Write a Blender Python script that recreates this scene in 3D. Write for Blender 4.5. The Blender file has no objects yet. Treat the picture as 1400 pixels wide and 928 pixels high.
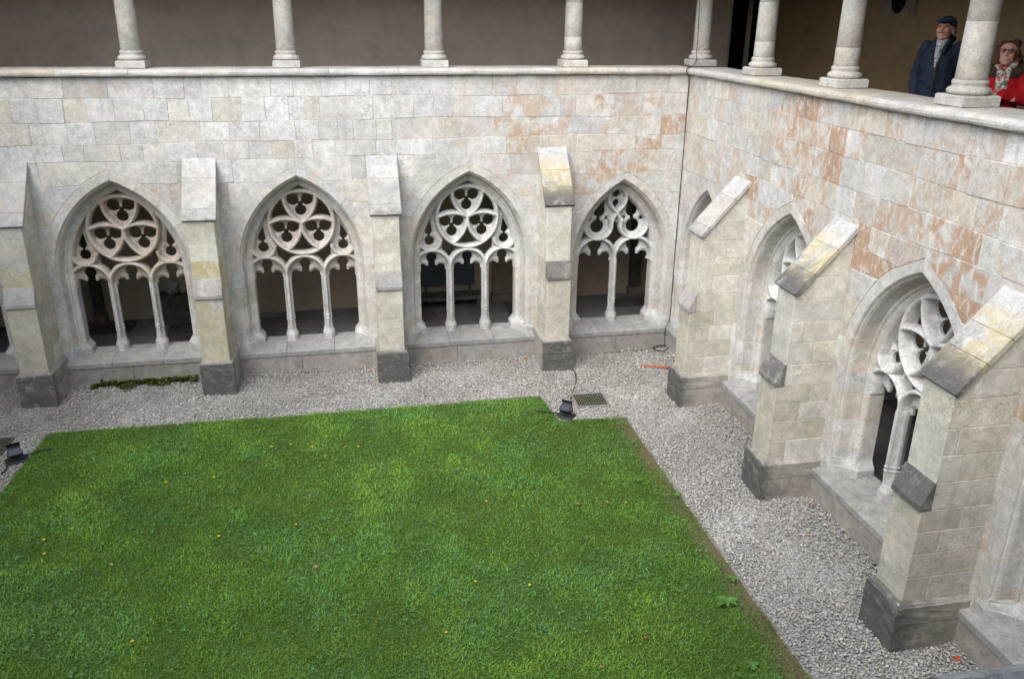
import bpy, bmesh, math, random
import numpy as np
from mathutils import Matrix, Vector
random.seed(7); rng = np.random.default_rng(7)
SC = bpy.context.scene
COL = SC.collection
R_ = math.radians

# ---------------------------------------------------------------- camera
CAM = Vector((-5.3988, -12.9509, 5.5)); YAW, PITCH, ROLL = .1953, -.3743, .0088
F = Vector((math.sin(YAW)*math.cos(PITCH), math.cos(YAW)*math.cos(PITCH), math.sin(PITCH)))
r0 = Vector((math.cos(YAW), -math.sin(YAW), 0)); u0 = r0.cross(F)
RX = math.cos(ROLL)*r0 + math.sin(ROLL)*u0; UY = -math.sin(ROLL)*r0 + math.cos(ROLL)*u0
cd = bpy.data.cameras.new('camera'); cam = bpy.data.objects.new('camera', cd); COL.objects.link(cam)
cam.matrix_world = Matrix(((RX.x, UY.x, -F.x, CAM.x), (RX.y, UY.y, -F.y, CAM.y), (RX.z, UY.z, -F.z, CAM.z), (0, 0, 0, 1)))
cd.sensor_width = 36; cd.sensor_fit = 'HORIZONTAL'; cd.lens = 1134.93/1400*36; cd.clip_end = 500; cd.clip_start = .05
SC.camera = cam
# ---------------------------------------------------------------- overcast sky and soft sun
SUN_EL, SUN_AZ = R_(50), R_(-138)      # azimuth measured from +Y towards +X: the light comes from the left
w = bpy.data.worlds.new('World'); SC.world = w; w.use_nodes = True
nt = w.node_tree; bg = nt.nodes['Background']
sky = nt.nodes.new('ShaderNodeTexSky'); sky.sky_type = 'NISHITA'; sky.sun_disc = False
sky.sun_elevation = SUN_EL; sky.sun_rotation = SUN_AZ
hs = nt.nodes.new('ShaderNodeHueSaturation'); hs.inputs['Saturation'].default_value = .40
nt.links.new(sky.outputs[0], hs.inputs['Color']); nt.links.new(hs.outputs[0], bg.inputs[0]); bg.inputs[1].default_value = .15
sd = bpy.data.lights.new('sun', 'SUN'); sd.energy = 1.5; sd.angle = R_(60); sd.color = (1, .975, .935)
so = bpy.data.objects.new('sun', sd); COL.objects.link(so)
dv = Vector((math.sin(SUN_AZ)*math.cos(SUN_EL), math.cos(SUN_AZ)*math.cos(SUN_EL), math.sin(SUN_EL)))
so.rotation_euler = dv.to_track_quat('Z', 'Y').to_euler(); so.location = (-6, -6, 20)
SC.render.engine = 'CYCLES'
vs = SC.view_settings; vs.view_transform = 'Standard'; vs.look = 'None'; vs.gamma = 1; vs.use_curve_mapping = False
vs.exposure = 1.66

# ---------------------------------------------------------------- material helpers
class NT:
    def __init__(s, name, rough=.85, spec=.25):
        s.m = bpy.data.materials.new(name); s.m.use_nodes = True; s.t = s.m.node_tree; s.n = s.t.nodes
        s.b = s.n['Principled BSDF']; s.b.inputs['Roughness'].default_value = rough
        s.b.inputs['Specular IOR Level'].default_value = spec
    def add(s, typ, **kw):
        n = s.n.new(typ)
        for k, v in kw.items(): setattr(n, k, v)
        return n
    def link(s, a, b): s.t.links.new(a, b)
    def pos(s, sx=1, sy=1, sz=1):
        g = s.add('ShaderNodeNewGeometry'); m = s.add('ShaderNodeVectorMath', operation='MULTIPLY')
        s.link(g.outputs['Position'], m.inputs[0]); m.inputs[1].default_value = (sx, sy, sz); return m.outputs[0]
    def noise(s, scale, detail=4, rough=.6, vec=None, dist=0):
        n = s.add('ShaderNodeTexNoise'); n.inputs['Scale'].default_value = scale; n.inputs['Detail'].default_value = detail
        n.inputs['Roughness'].default_value = rough; n.inputs['Distortion'].default_value = dist
        s.link(vec if vec else s.pos(), n.inputs['Vector']); return n.outputs['Fac']
    def ramp(s, v, a, b, lo=0., hi=1.):
        n = s.add('ShaderNodeMapRange', interpolation_type='SMOOTHSTEP'); s.val(v, n.inputs[0])
        for i, x in enumerate((a, b, lo, hi)): s.val(x, n.inputs[i+1])
        return n.outputs[0]
    def val(s, v, sock):
        if isinstance(v, (int, float)): sock.default_value = v
        elif isinstance(v, (tuple, list)): sock.default_value = tuple(v)+((1,) if len(v) == 3 and len(sock.default_value) == 4 else ())
        else: s.link(v, sock)
    def math(s, op, a, b=0.):
        n = s.add('ShaderNodeMath', operation=op); s.val(a, n.inputs[0]); s.val(b, n.inputs[1]); return n.outputs[0]
    def mix(s, f, a, b, mode='MIX'):
        n = s.add('ShaderNodeMix', data_type='RGBA', blend_type=mode); s.val(f, n.inputs[0]); s.val(a, n.inputs[6]); s.val(b, n.inputs[7]); return n.outputs[2]
    def attr(s, name):
        n = s.add('ShaderNodeAttribute', attribute_name=name); return n
    def bump(s, h, strength=.5, dist=.01):
        n = s.add('ShaderNodeBump'); n.inputs['Strength'].default_value = strength; n.inputs['Distance'].default_value = dist
        s.link(h, n.inputs['Height']); s.link(n.outputs[0], s.b.inputs['Normal'])
    def out(s, c): s.val(c, s.b.inputs['Base Color']); return s.m
    def scale(s, c, v):
        n = s.add('ShaderNodeVectorMath', operation='SCALE'); s.val(c, n.inputs[0]); s.val(v, n.inputs[3]); return n.outputs[0]

def stone_mat(name='limestone', lo=.40, hi=.58, pa=(.335, .205, .145), pb=(.44, .32, .21)):
    """weathered limestone: attribute Col = tint of the block, Mask = (rust/lichen, black grime, pale lichen)"""
    s = NT(name, .88, .2)
    c = s.attr('Col').outputs['Color']; mk = s.add('ShaderNodeSeparateColor'); s.link(s.attr('Mask').outputs['Color'], mk.inputs[0])
    rnd = s.add('ShaderNodeObjectInfo').outputs['Random']
    c = s.scale(c, s.ramp(rnd, 0, 1, .92, 1.06))
    big = s.noise(1.7, 5, .65); mid = s.noise(9, 6, .7); fine = s.noise(55, 4, .7)
    c = s.scale(c, s.ramp(big, .3, .7, .86, 1.08)); c = s.scale(c, s.ramp(mid, .3, .72, .80, 1.12)); sw = s.noise(5, 9, .8, s.pos(1, 1, 1.6), 2.2); c = s.mix(s.ramp(sw, .55, .65, 0, .5), c, (.34, .32, .29))
    c = s.scale(c, s.ramp(fine, .3, .7, .86, 1.1))
    # yellowish stains and grey rain streaks
    st = s.noise(1.0, 5, .7, s.pos(4.5, 4.5, .8)); c = s.mix(s.ramp(st, .53, .73, 0, .4), c, (.30, .275, .245))
    ye = s.noise(2.3, 6, .7, dist=.8); c = s.mix(s.ramp(ye, .55, .72, 0, .38), c, (.50, .39, .23))
    # scratches / pits
    pit = s.noise(22, 8, .75, s.pos(.8, .8, 1.3), 1.2); c = s.mix(s.ramp(pit, .60, .70, 0, .5), c, (.23, .20, .17))
    # fine wandering tool marks and hairline cracks
    cr = s.math('ABSOLUTE', s.math('SUBTRACT', s.noise(6.5, 7, .7, dist=1.4), .5)); cm = s.math('MULTIPLY', s.ramp(cr, .004, .020, 1, 0), s.ramp(s.noise(2.2, 4), .44, .58, 0, .65)); c = s.mix(cm, c, (.20, .18, .16))
    # rust-brown patches
    pn = s.noise(3.4, 8, .68, dist=.5); k = s.math('MULTIPLY', s.ramp(pn, lo, hi), mk.outputs[0])
    oc = s.mix(s.noise(6, 4), pa, pb); c = s.mix(k, c, oc)
    ww = s.noise(14, 6, .75, s.pos(1, 1, .45)); c = s.mix(s.math('MULTIPLY', s.math('MULTIPLY', s.ramp(ww, .5, .62), mk.outputs[0]), .62), c, (.62, .61, .58))
    # black grime
    gn = s.noise(7, 8, .72, dist=.4); g = s.math('MULTIPLY', s.ramp(s.math('ADD', gn, s.math('MULTIPLY', mk.outputs[1], .38)), .52, .86), mk.outputs[1])
    c = s.mix(g, c, s.mix(s.noise(38, 4), (.035, .034, .036), (.12, .115, .11)))
    # pale lichen specks
    lk = s.math('MULTIPLY', s.ramp(s.noise(30, 6, .75, dist=.6), .60, .68), s.math('MULTIPLY', s.ramp(s.noise(6, 4), .42, .60), mk.outputs[2]))
    c = s.mix(lk, c, (.50, .49, .42))
    h = s.math('ADD', s.math('MULTIPLY', mid, .7), s.math('ADD', s.math('MULTIPLY', fine, .35), s.math('MULTIPLY', pit, -.3)))
    s.bump(h, .75, .016)
    return s.out(c)
M_STONE = stone_mat(); M_CAP = stone_mat('lichened_limestone', .36, .54, (.40, .33, .15), (.46, .38, .20))

def plain(name, col, rough=.7, spec=.3, var=.12, scale=8, bump=.2, bd=.004, metal=0):
    s = NT(name, rough, spec); n = s.noise(scale, 6, .65)
    s.b.inputs['Metallic'].default_value = metal
    if bump: s.bump(n, bump, bd)
    return s.out(s.scale(tuple(col), s.ramp(n, .25, .75, 1-var, 1+var)))
def plaster(name, col, stain):
    s = NT(name, .92, .1); a = s.noise(.7, 6, .65); b = s.noise(5, 6, .7)
    c = s.scale(s.mix(s.ramp(a, .35, .7), col, stain), s.ramp(b, .3, .7, .9, 1.08)); s.bump(b, .3, .01); return s.out(c)
M_MORTAR = plain('mortar', (.54, .525, .485), .95, .1, .2, 20, .5, .01)
M_PLASTER = plaster('ochre_plaster', (.56, .455, .36), (.46, .375, .30))
M_PLASTER2 = plaster('ochre_brown_plaster', (.28, .19, .10), (.23, .16, .09))
M_LOWPL = plaster('beige_plaster', (.55, .45, .33), (.45, .38, .29))
M_WOOD = plain('dark_wood', (.06, .042, .03), .7, .3, .3, 6)
M_TILE = plain('clay_roof_tile', (.22, .11, .07), .85, .2, .3, 9)
M_BLACK = plain('black_plastic', (.018, .019, .022), .45, .4, .2, 30, .1)
M_RUBBER = plain('black_rubber', (.012, .012, .013), .6, .3, .1, 30, 0)
M_PANEL = plain('grey_painted_board', (.10, .115, .135), .6, .3, .08, 4, .05)
M_SLATE = plain('pale_floor_slab', (.30, .28, .25), .75, .25, .3, 3, .3, .004)
M_DARK = plain('painted_shade_black', (.006, .006, .007), .9, .1, .1, 4, 0)  # near-black colour painted in for the shade inside openings
M_IRON = plain('cast_iron', (.085, .085, .06), .7, .3, .35, 25, .4)
M_FRAME = plain('galvanised_frame', (.20, .195, .18), .6, .4, .2, 20, .2)
M_EDGE = plain('edging_strip', (.20, .19, .165), .9, .15, .4, 7, .4, .01)
def attr_mat(name, rough=.8, spec=.2, bump=0, sc=60, var=0.):
    s = NT(name, rough, spec); c = s.attr('Col').outputs['Color']
    if bump or var:
        n = s.noise(sc, 4)
        if bump: s.bump(n, bump, .004)
        if var: c = s.scale(c, s.ramp(n, .3, .7, 1-var, 1+var))
    return s.out(c)
M_PEB = attr_mat('gravel_stone', .85, .2, .3, 90, .15)
def leaf_mat():
    s = NT('grass_blade', .55, .25); c = s.attr('Col').outputs['Color']
    tr = s.add('ShaderNodeBsdfTranslucent'); s.link(c, tr.inputs[0]); mx = s.add('ShaderNodeMixShader'); mx.inputs[0].default_value = .25
    s.link(s.b.outputs[0], mx.inputs[1]); s.link(tr.outputs[0], mx.inputs[2]); s.link(mx.outputs[0], s.n['Material Output'].inputs[0])
    return s.out(c)
M_LEAF = leaf_mat()
def ground_mat():
    s = NT('gravel_bed', .95, .1); v = s.add('ShaderNodeTexVoronoi'); v.inputs['Scale'].default_value = 45; s.link(s.pos(), v.inputs['Vector'])
    sp = s.add('ShaderNodeSeparateColor'); s.link(v.outputs['Color'], sp.inputs[0])
    c = s.scale(s.mix(s.noise(.8, 4), (.30, .295, .285), (.34, .335, .34)), s.ramp(sp.outputs[0], 0, 1, .35, 1.25)); s.bump(v.outputs['Distance'], .8, .02); return s.out(c)
M_GROUND = ground_mat()
def soil_mat():
    s = NT('turf_soil', .95, .1); n = s.noise(1.4, 5); n2 = s.noise(30, 5)
    c = s.mix(s.ramp(n, .35, .65), (.045, .105, .016), (.065, .12, .022)); gx_ = s.add('ShaderNodeSeparateXYZ'); s.link(s.pos(), gx_.inputs[0]); edge = s.ramp(s.math('ADD', gx_.outputs[0], s.math('MULTIPLY', s.noise(5, 4), .22)), -1.86, -1.66); c = s.mix(s.math('MAXIMUM', s.ramp(n2, .52, .70, 0, .7), s.math('MULTIPLY', edge, .9)), c, (.115, .088, .055)); s.bump(n2, .8, .03); return s.out(c)
M_SOIL = soil_mat()

# ---------------------------------------------------------------- object helpers
def link(name, me, parent=None, mat=None, loc=None, rotz=None):
    o = bpy.data.objects.new(name, me); COL.objects.link(o)
    if parent: o.parent = parent
    if mat and me is not None and not me.materials: me.materials.append(mat)
    if loc is not None: o.location = loc
    if rotz is not None: o.rotation_euler[2] = rotz
    return o
def tag(o, label=None, cat=None, group=None, kind=None):
    if label and cat and not kind: kind = 'thing'
    for k, v in (('label', label), ('category', cat), ('group', group), ('kind', kind)):
        if v: o[k] = v
    return o
def paint(me, col, mask=(0, 0, 0)):
    for nm, c in (('Col', col), ('Mask', mask)):
        a = me.color_attributes.get(nm) or me.color_attributes.new(nm, 'FLOAT_COLOR', 'POINT')
        a.data.foreach_set('color', np.tile(np.array([*c, 1.], np.float32), len(me.vertices)))
    return me
def bm_mesh(bm, name, smooth=False):
    bmesh.ops.recalc_face_normals(bm, faces=bm.faces); me = bpy.data.meshes.new(name); bm.to_mesh(me); bm.free()
    if smooth: me.polygons.foreach_set('use_smooth', [True]*len(me.polygons))
    return me
def inset(poly, e):
    P = [Vector(p) for p in poly]; n = len(P)
    A = sum(P[i].x*P[(i+1) % n].y-P[(i+1) % n].x*P[i].y for i in range(n)); sg = 1 if A > 0 else -1
    out = []
    for i in range(n):
        a = (P[i]-P[i-1]); b = (P[(i+1) % n]-P[i])
        if a.length < 1e-6: a = b
        if b.length < 1e-6: b = a
        a.normalize(); b.normalize()
        na = Vector((-a.y, a.x))*sg; nb = Vector((-b.y, b.x))*sg; m = na+nb
        if m.length < 1e-4: m = na
        m.normalize(); k = e/max(.45, m.dot(na)); q = P[i]+m*k; out.append((q.x, q.y))
    return out
def slab_bm(poly, lo, hi, bev, mp, gap=0., bm=None, bev_hi=True):
    bm = bm or bmesh.new()
    if gap: poly = inset(poly, gap)
    ins = inset(poly, bev)
    rings = [(ins, lo), (poly, lo+bev)] + ([(poly, hi-bev), (ins, hi)] if bev_hi else [(poly, hi)])
    V = [[bm.verts.new(mp(p[0], p[1], w_)) for p in pl] for pl, w_ in rings]
    n = len(poly)
    for a, b in zip(V[:-1], V[1:]):
        for i in range(n): bm.faces.new((a[i], a[(i+1) % n], b[(i+1) % n], b[i]))
    bm.faces.new(V[0]); bm.faces.new(V[-1]); return bm
def slab(name, poly, lo, hi, bev, mp, gap=0., bev_hi=True): return bm_mesh(slab_bm(poly, lo, hi, bev, mp, gap, None, bev_hi), name)
def box_bm(bm, x0, x1, y0, y1, z0, z1, bev=0.):
    return slab_bm([(x0, y0), (x1, y0), (x1, y1), (x0, y1)], z0, z1, bev or 1e-4, lambda p, q, w_: (p, q, w_), 0, bm)
def box(name, x0, x1, y0, y1, z0, z1, bev=.004, parent=None, mat=None):
    return link(name, bm_mesh(box_bm(None, x0, x1, y0, y1, z0, z1, bev), name), parent, mat)
def loft_bm(rings, bm=None, cap=True, closed=True):
    bm = bm or bmesh.new(); V = [[bm.verts.new(p) for p in rg] for rg in rings]; n = len(rings[0])
    for a, b in zip(V[:-1], V[1:]):
        for i in range(n if closed else n-1): bm.faces.new((a[i], a[(i+1) % n], b[(i+1) % n], b[i]))
    if cap: bm.faces.new(V[0][::-1]); bm.faces.new(V[-1])
    return bm
def lathe_bm(prof, seg=24, bm=None, cx=0, cy=0):
    return loft_bm([[(cx+r*math.cos(2*math.pi*k/seg), cy+r*math.sin(2*math.pi*k/seg), z) for k in range(seg)] for r, z in prof], bm)
def tube_bm(pts, r, seg=6, bm=None):
    P = [Vector(p) for p in pts]; rings = []; up = Vector((0, 0, 1))
    for i, p in enumerate(P):
        d = (P[min(i+1, len(P)-1)]-P[max(i-1, 0)]).normalized(); a = d.cross(up)
        if a.length < .1: a = d.cross(Vector((1, 0, 0)))
        a.normalize(); b = a.cross(d); rr = r[i] if isinstance(r, (list, tuple)) else r
        rings.append([p+a*rr*math.cos(2*math.pi*k/seg)+b*rr*math.sin(2*math.pi*k/seg) for k in range(seg)])
    return loft_bm(rings, bm)
def smooth_pts(pts, n=8):
    P = [Vector(p) for p in pts]; out = []
    for i in range(len(P)-1):
        a, b, c, d = P[max(i-1, 0)], P[i], P[i+1], P[min(i+2, len(P)-1)]
        for k in range(n):
            t = k/n; out.append(.5*((2*b)+(c-a)*t+(2*a-5*b+4*c-d)*t*t+(3*b-a-3*c+d)*t**3))
    out.append(P[-1]); return out
def empty(name, loc=(0, 0, 0), rotz=0): return link(name, None, None, None, loc, rotz)
def jit(c, a): k = 1+random.uniform(-a, a); return tuple(max(0, x*k*(1+random.uniform(-a, a)*.25)) for x in c)

# ================================================================ GROUND
gr = link('ground', bm_mesh(box_bm(None, -60, 60, -60, 60, -.5, 0), 'ground'), None, M_GROUND); tag(gr, kind='structure')
LAWN = [(-9.74, -1.70), (-9.55, -1.655), (-6.4, -1.69), (-2.72, -1.68), (-2.64, -2.52), (-1.65, -2.60), (-1.655, -6), (-1.63, -10.7), (-9.95, -10.7), (-9.8, -3.3)]
def in_lawn(x, y):
    x = np.asarray(x); y = np.asarray(y); r = np.zeros(x.shape, bool); n = len(LAWN)
    for i in range(n):
        (xa, ya), (xb, yb) = LAWN[i], LAWN[(i+1) % n]
        c = ((ya > y) != (yb > y)) & (x < (xb-xa)*(y-ya)/(yb-ya+1e-12)+xa); r ^= c
    return r
def lump(x, y, s=1.):
    return (np.sin(x*1.7*s+y*.9*s+1.3)+np.sin(-x*1.1*s+y*2.3*s+4.1)+np.sin(x*3.1*s-y*2.7*s+.4)*.7+np.sin(x*5.3*s+y*4.1*s)*.5+np.sin(x*.6*s-y*.8*s+2)*.8)/2.6
bm = bmesh.new(); vs_ = [bm.verts.new((x, y, .004)) for x, y in LAWN]; bm.faces.new(vs_)
ln = link('lawn', bm_mesh(bm, 'lawn'), None, M_SOIL); tag(ln, kind='structure')
# flush edging strip round the turf
ed = empty('lawn_edging'); tag(ed, 'thin weathered edging strip between the turf and the gravel', 'edging')
for i in range(len(LAWN)-1):
    if i == 7: continue
    a, b = Vector(LAWN[i]), Vector(LAWN[i+1]); d = (b-a).normalized(); nn = Vector((-d.y, d.x))
    L = (b-a).length; k = max(1, int(L/1.2))
    for j in range(k):
        p, q = a+d*(L*j/k+.003), a+d*(L*(j+1)/k-.003); o1 = nn*random.uniform(.004, .010); o2 = o1+nn*random.uniform(.012, .02)
        poly = [tuple(p+o1), tuple(q+o1), tuple(q+o2), tuple(p+o2)]
        link('edging_strip', slab('edging_strip', poly, -.02, random.uniform(.018, .03), .003, lambda x, y, z: (x, y, z)), ed, M_EDGE)

# ================================================================ WALLS (local frame: t along the wall, d into it, z up)
A3 = dict(a=.97, s=1.75, apex=3.19); A2 = dict(a=.83, s=1.65, apex=2.99)
for A in (A3, A2):
    h = A['apex']-A['s']; A['c'] = (h*h-A['a']**2)/(2*A['a']); A['R'] = A['a']+A['c']
def arch_hw(A, z, o=0.):
    if z <= A['s']: return A['a']+o
    q = (A['R']+o)**2-(z-A['s'])**2
    return max(0., math.sqrt(q)-A['c']) if q > 0 else 0.
def arch_apex(A, o=0.): return A['s']+math.sqrt((A['R']+o)**2-A['c']**2)
def arch_outline(A, o, z0, n=14):
    L = [(-(A['a']+o), z0)]
    for i in range(n+1):
        th = math.acos(A['c']/(A['R']+o))*i/n; L.append((A['c']-(A['R']+o)*math.cos(th), A['s']+(A['R']+o)*math.sin(th)))
    return L+[(-x, z) for x, z in L[-2::-1]]
PROF = [(.13, .06), (.13, .006), (.126, .001), (.008, .000), (.000, .005), (-.010, .020), (-.013, .034), (-.026, .042), (-.034, .054), (-.044, .075), (-.066, .195), (-.072, .212), (-.084, .208),
        (-.098, .206), (-.108, .216), (-.112, .232), (-.130, .240), (-.150, .252), (-.164, .262), (-.172, .285), (-.172, .46), (.0, .46)]
def arch_stones(A, z0):
    """meshes of the dressed stones of one jamb and half arch (left side); mirrored for the right"""
    out = []
    zs = [z0+.02]; 
    while zs[-1] < A['s']-.45: zs.append(zs[-1]+random.uniform(.26, .40))
    zs.append(A['s'])
    for side in (1, -1):
        for za, zb in zip(zs[:-1], zs[1:]):
            rg = [[(side*-(A['a']+o), d, z) for o, d in PROF] for z in (za+.001, za+.004, zb-.004, zb-.001)]
            out.append(bm_mesh(loft_bm(rg), 'arch_stone'))
        n = 5; us = np.linspace(0, 1, n+1); us[1:-1] += rng.uniform(-.03, .03, n-1)
        for ua, ub in zip(us[:-1], us[1:]):
            rg = []
            for u in np.linspace(ua+.001, ub-.001, 6):
                ring = []
                for o, d in PROF:
                    th = math.acos(A['c']/(A['R']+o))*u; ring.append((side*(A['c']-(A['R']+o)*math.cos(th)), d, A['s']+(A['R']+o)*math.sin(th)))
                rg.append(ring)
            out.append(bm_mesh(loft_bm(rg), 'arch_stone'))
    for m in out:
        paint(m, jit(random.choice([(.56, .55, .52), (.565, .55, .51), (.55, .545, .53), (.55, .525, .475)]), .03), (random.choice([.05, .1, .2, .3]), .05, 0))
    return out

# ---- tracery: height field cut out by marching squares
def arcd(X, Z, cx, cz, r, cond=None):
    d = np.abs(np.hypot(X-cx, Z-cz)-r)
    return d if cond is None else np.where(cond, d, 9.)
def segd(X, Z, pts):
    D = np.full(X.shape, 9.)
    for (ax, az), (bx, bz) in zip(pts[:-1], pts[1:]):
        vx, vz = bx-ax, bz-az; t = np.clip(((X-ax)*vx+(Z-az)*vz)/(vx*vx+vz*vz), 0, 1); D = np.minimum(D, np.hypot(X-ax-t*vx, Z-az-t*vz))
    return D
def circ(X, Z, cx, cz, r): return r-np.hypot(X-cx, Z-cz)
def cone(X, Z, a, ra, b):
    vx, vz = b[0]-a[0], b[1]-a[1]; t = np.clip(((X-a[0])*vx+(Z-a[1])*vz)/(vx*vx+vz*vz), 0, 1)
    return ra*(1-t)-np.hypot(X-a[0]-t*vx, Z-a[1]-t*vz)
def frame_sd(A, X, Z, o):
    R = A['R']+o; ax = np.abs(X)
    return np.where(Z > A['s'], R-np.hypot(ax+A['c'], Z-A['s']), A['a']+o-ax)
def design3(X, Z):
    A = A3; O = (0, 2.40); r = .5; hx = r*math.cos(R_(60)); hz = r*math.sin(R_(60))
    L, Rr, TL, TR, BL, BR = (-r, 2.4), (r, 2.4), (-hx, 2.4+hz), (hx, 2.4+hz), (-hx, 2.4-hz), (hx, 2.4-hz)
    fi = frame_sd(A, X, Z, -.15); rib = np.abs(fi-.005)
    rib = np.minimum(rib, arcd(X, Z, *O, r))
    cell = np.full(X.shape, -9.)
    for P in ((O, TL, TR), (O, L, BL), (O, Rr, BR)):
        ins = np.minimum.reduce([circ(X, Z, *p, r) for p in P]); cell = np.maximum(cell, ins); rib = np.minimum(rib, np.where(ins > -.12, np.abs(ins), 9))
    hole = np.full(X.shape, -9.)
    for gx, gz in ((0, 2.689), (-.25, 2.256), (.25, 2.256)):
        for q in (circ(X, Z, gx-.107, gz+.064, .092), circ(X, Z, gx+.107, gz+.064, .092), circ(X, Z, gx, gz-.106, .087), cone(X, Z, (gx, gz-.115), .076, (gx, gz-.20)), circ(X, Z, gx, gz-.004, .036)): hole = np.maximum(hole, q)
    for xc in (-.595, 0, .595):
        rib = np.minimum(rib, arcd(X, Z, xc, 1.56, .2975, Z >= 1.56)); cell = np.maximum(cell, np.minimum(.2975-np.hypot(X-xc, Z-1.56), Z-1.40))
        for q in (circ(X, Z, xc, 1.715, .086), circ(X, Z, xc-.152, 1.54, .066), circ(X, Z, xc+.152, 1.54, .066), np.minimum(.2225-np.abs(X-xc), 1.575-Z), np.minimum.reduce([.058-np.abs(X-xc), 1.72-Z, Z-1.5])): hole = np.maximum(hole, q)
    for sx in (-1, 1):
        rib = np.minimum(rib, arcd(X, Z, sx*.62, 2.03, .175, (Z < 2.03) & (np.hypot(X, Z-2.4) > .47)))
        cell = np.maximum(cell, np.minimum.reduce([np.hypot(X, Z-2.4)-.5, sx*X-.42, Z-1.80]))
        hole = np.maximum(hole, np.maximum(np.maximum(circ(X, Z, sx*.622, 2.0, .08), circ(X, Z, sx*.63, 2.10, .022)), cone(X, Z, (sx*.635, 2.16), .062, (sx*.605, 2.35))))
    # mullion stubs
    for xc in (-.2975, .2975): rib = np.minimum(rib, np.where(Z < 1.58, np.abs(X-xc), 9))
    return rib, cell, hole, fi
def design2(X, Z):
    A = A2; fi = frame_sd(A, X, Z, -.15); rib = np.abs(fi-.005); cell = np.full(X.shape, -9.); hole = np.full(X.shape, -9.)
    for sx in (-1, 1):
        xc = sx*.34
        rib = np.minimum(rib, arcd(X, Z, xc, 1.60, .34, Z >= 1.60)); cell = np.maximum(cell, np.minimum(.34-np.hypot(X-xc, Z-1.60), Z-1.40))
        for q in (circ(X, Z, xc, 1.81, .118), circ(X, Z, xc-.195, 1.585, .088), circ(X, Z, xc+.195, 1.585, .088), np.minimum(.265-np.abs(X-xc), 1.62-Z), np.minimum.reduce([.066-np.abs(X-xc), 1.82-Z, Z-1.5])): hole = np.maximum(hole, q)
        ang = np.degrees(np.arctan2(Z-2.16, sx*(X-sx*.315)))     # 0 = outward
        rib = np.minimum(rib, arcd(X, Z, sx*.315, 2.16, .235, (ang < 22) | (ang > 150)))
        rib = np.minimum(rib, segd(X, Z, [(sx*.085, 2.20), (sx*.06, 2.28), (sx*.02, 2.34), (0, 2.37)]))
        rib = np.minimum(rib, segd(X, Z, [(0, 2.37), (sx*.04, 2.42), (sx*.10, 2.48), (sx*.145, 2.56), (sx*.155, 2.64), (sx*.13, 2.72), (sx*.07, 2.80)]))
        for q in (circ(X, Z, sx*.315, 2.13, .115), circ(X, Z, sx*.30, 2.265, .035), circ(X, Z, sx*.285, 2.39, .102), cone(X, Z, (sx*.28, 2.41), .096, (sx*.20, 2.60)), circ(X, Z, sx*.468, 2.255, .036), circ(X, Z, sx*.155, 2.265, .03)): hole = np.maximum(hole, q)
        hole = np.maximum(hole, np.minimum.reduce([np.hypot(X-sx*.34, Z-1.60)-.385, np.hypot(X-sx*.315, Z-2.16)-.275, fi-.05, sx*X-.5]))
        cell = np.maximum(cell, circ(X, Z, sx*.315, 2.16, .235)); cell = np.maximum(cell, np.minimum(sx*X-.45, Z-1.80))
    cell = np.maximum(cell, Z-2.20)
    for q in (circ(X, Z, 0, 2.685, .062), circ(X, Z, 0, 2.53, .055), cone(X, Z, (0, 2.52), .052, (0, 2.44))): hole = np.maximum(hole, q)
    rib = np.minimum(rib, np.where(Z < 1.62, np.abs(X), 9))
    return rib, cell, hole, fi
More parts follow.
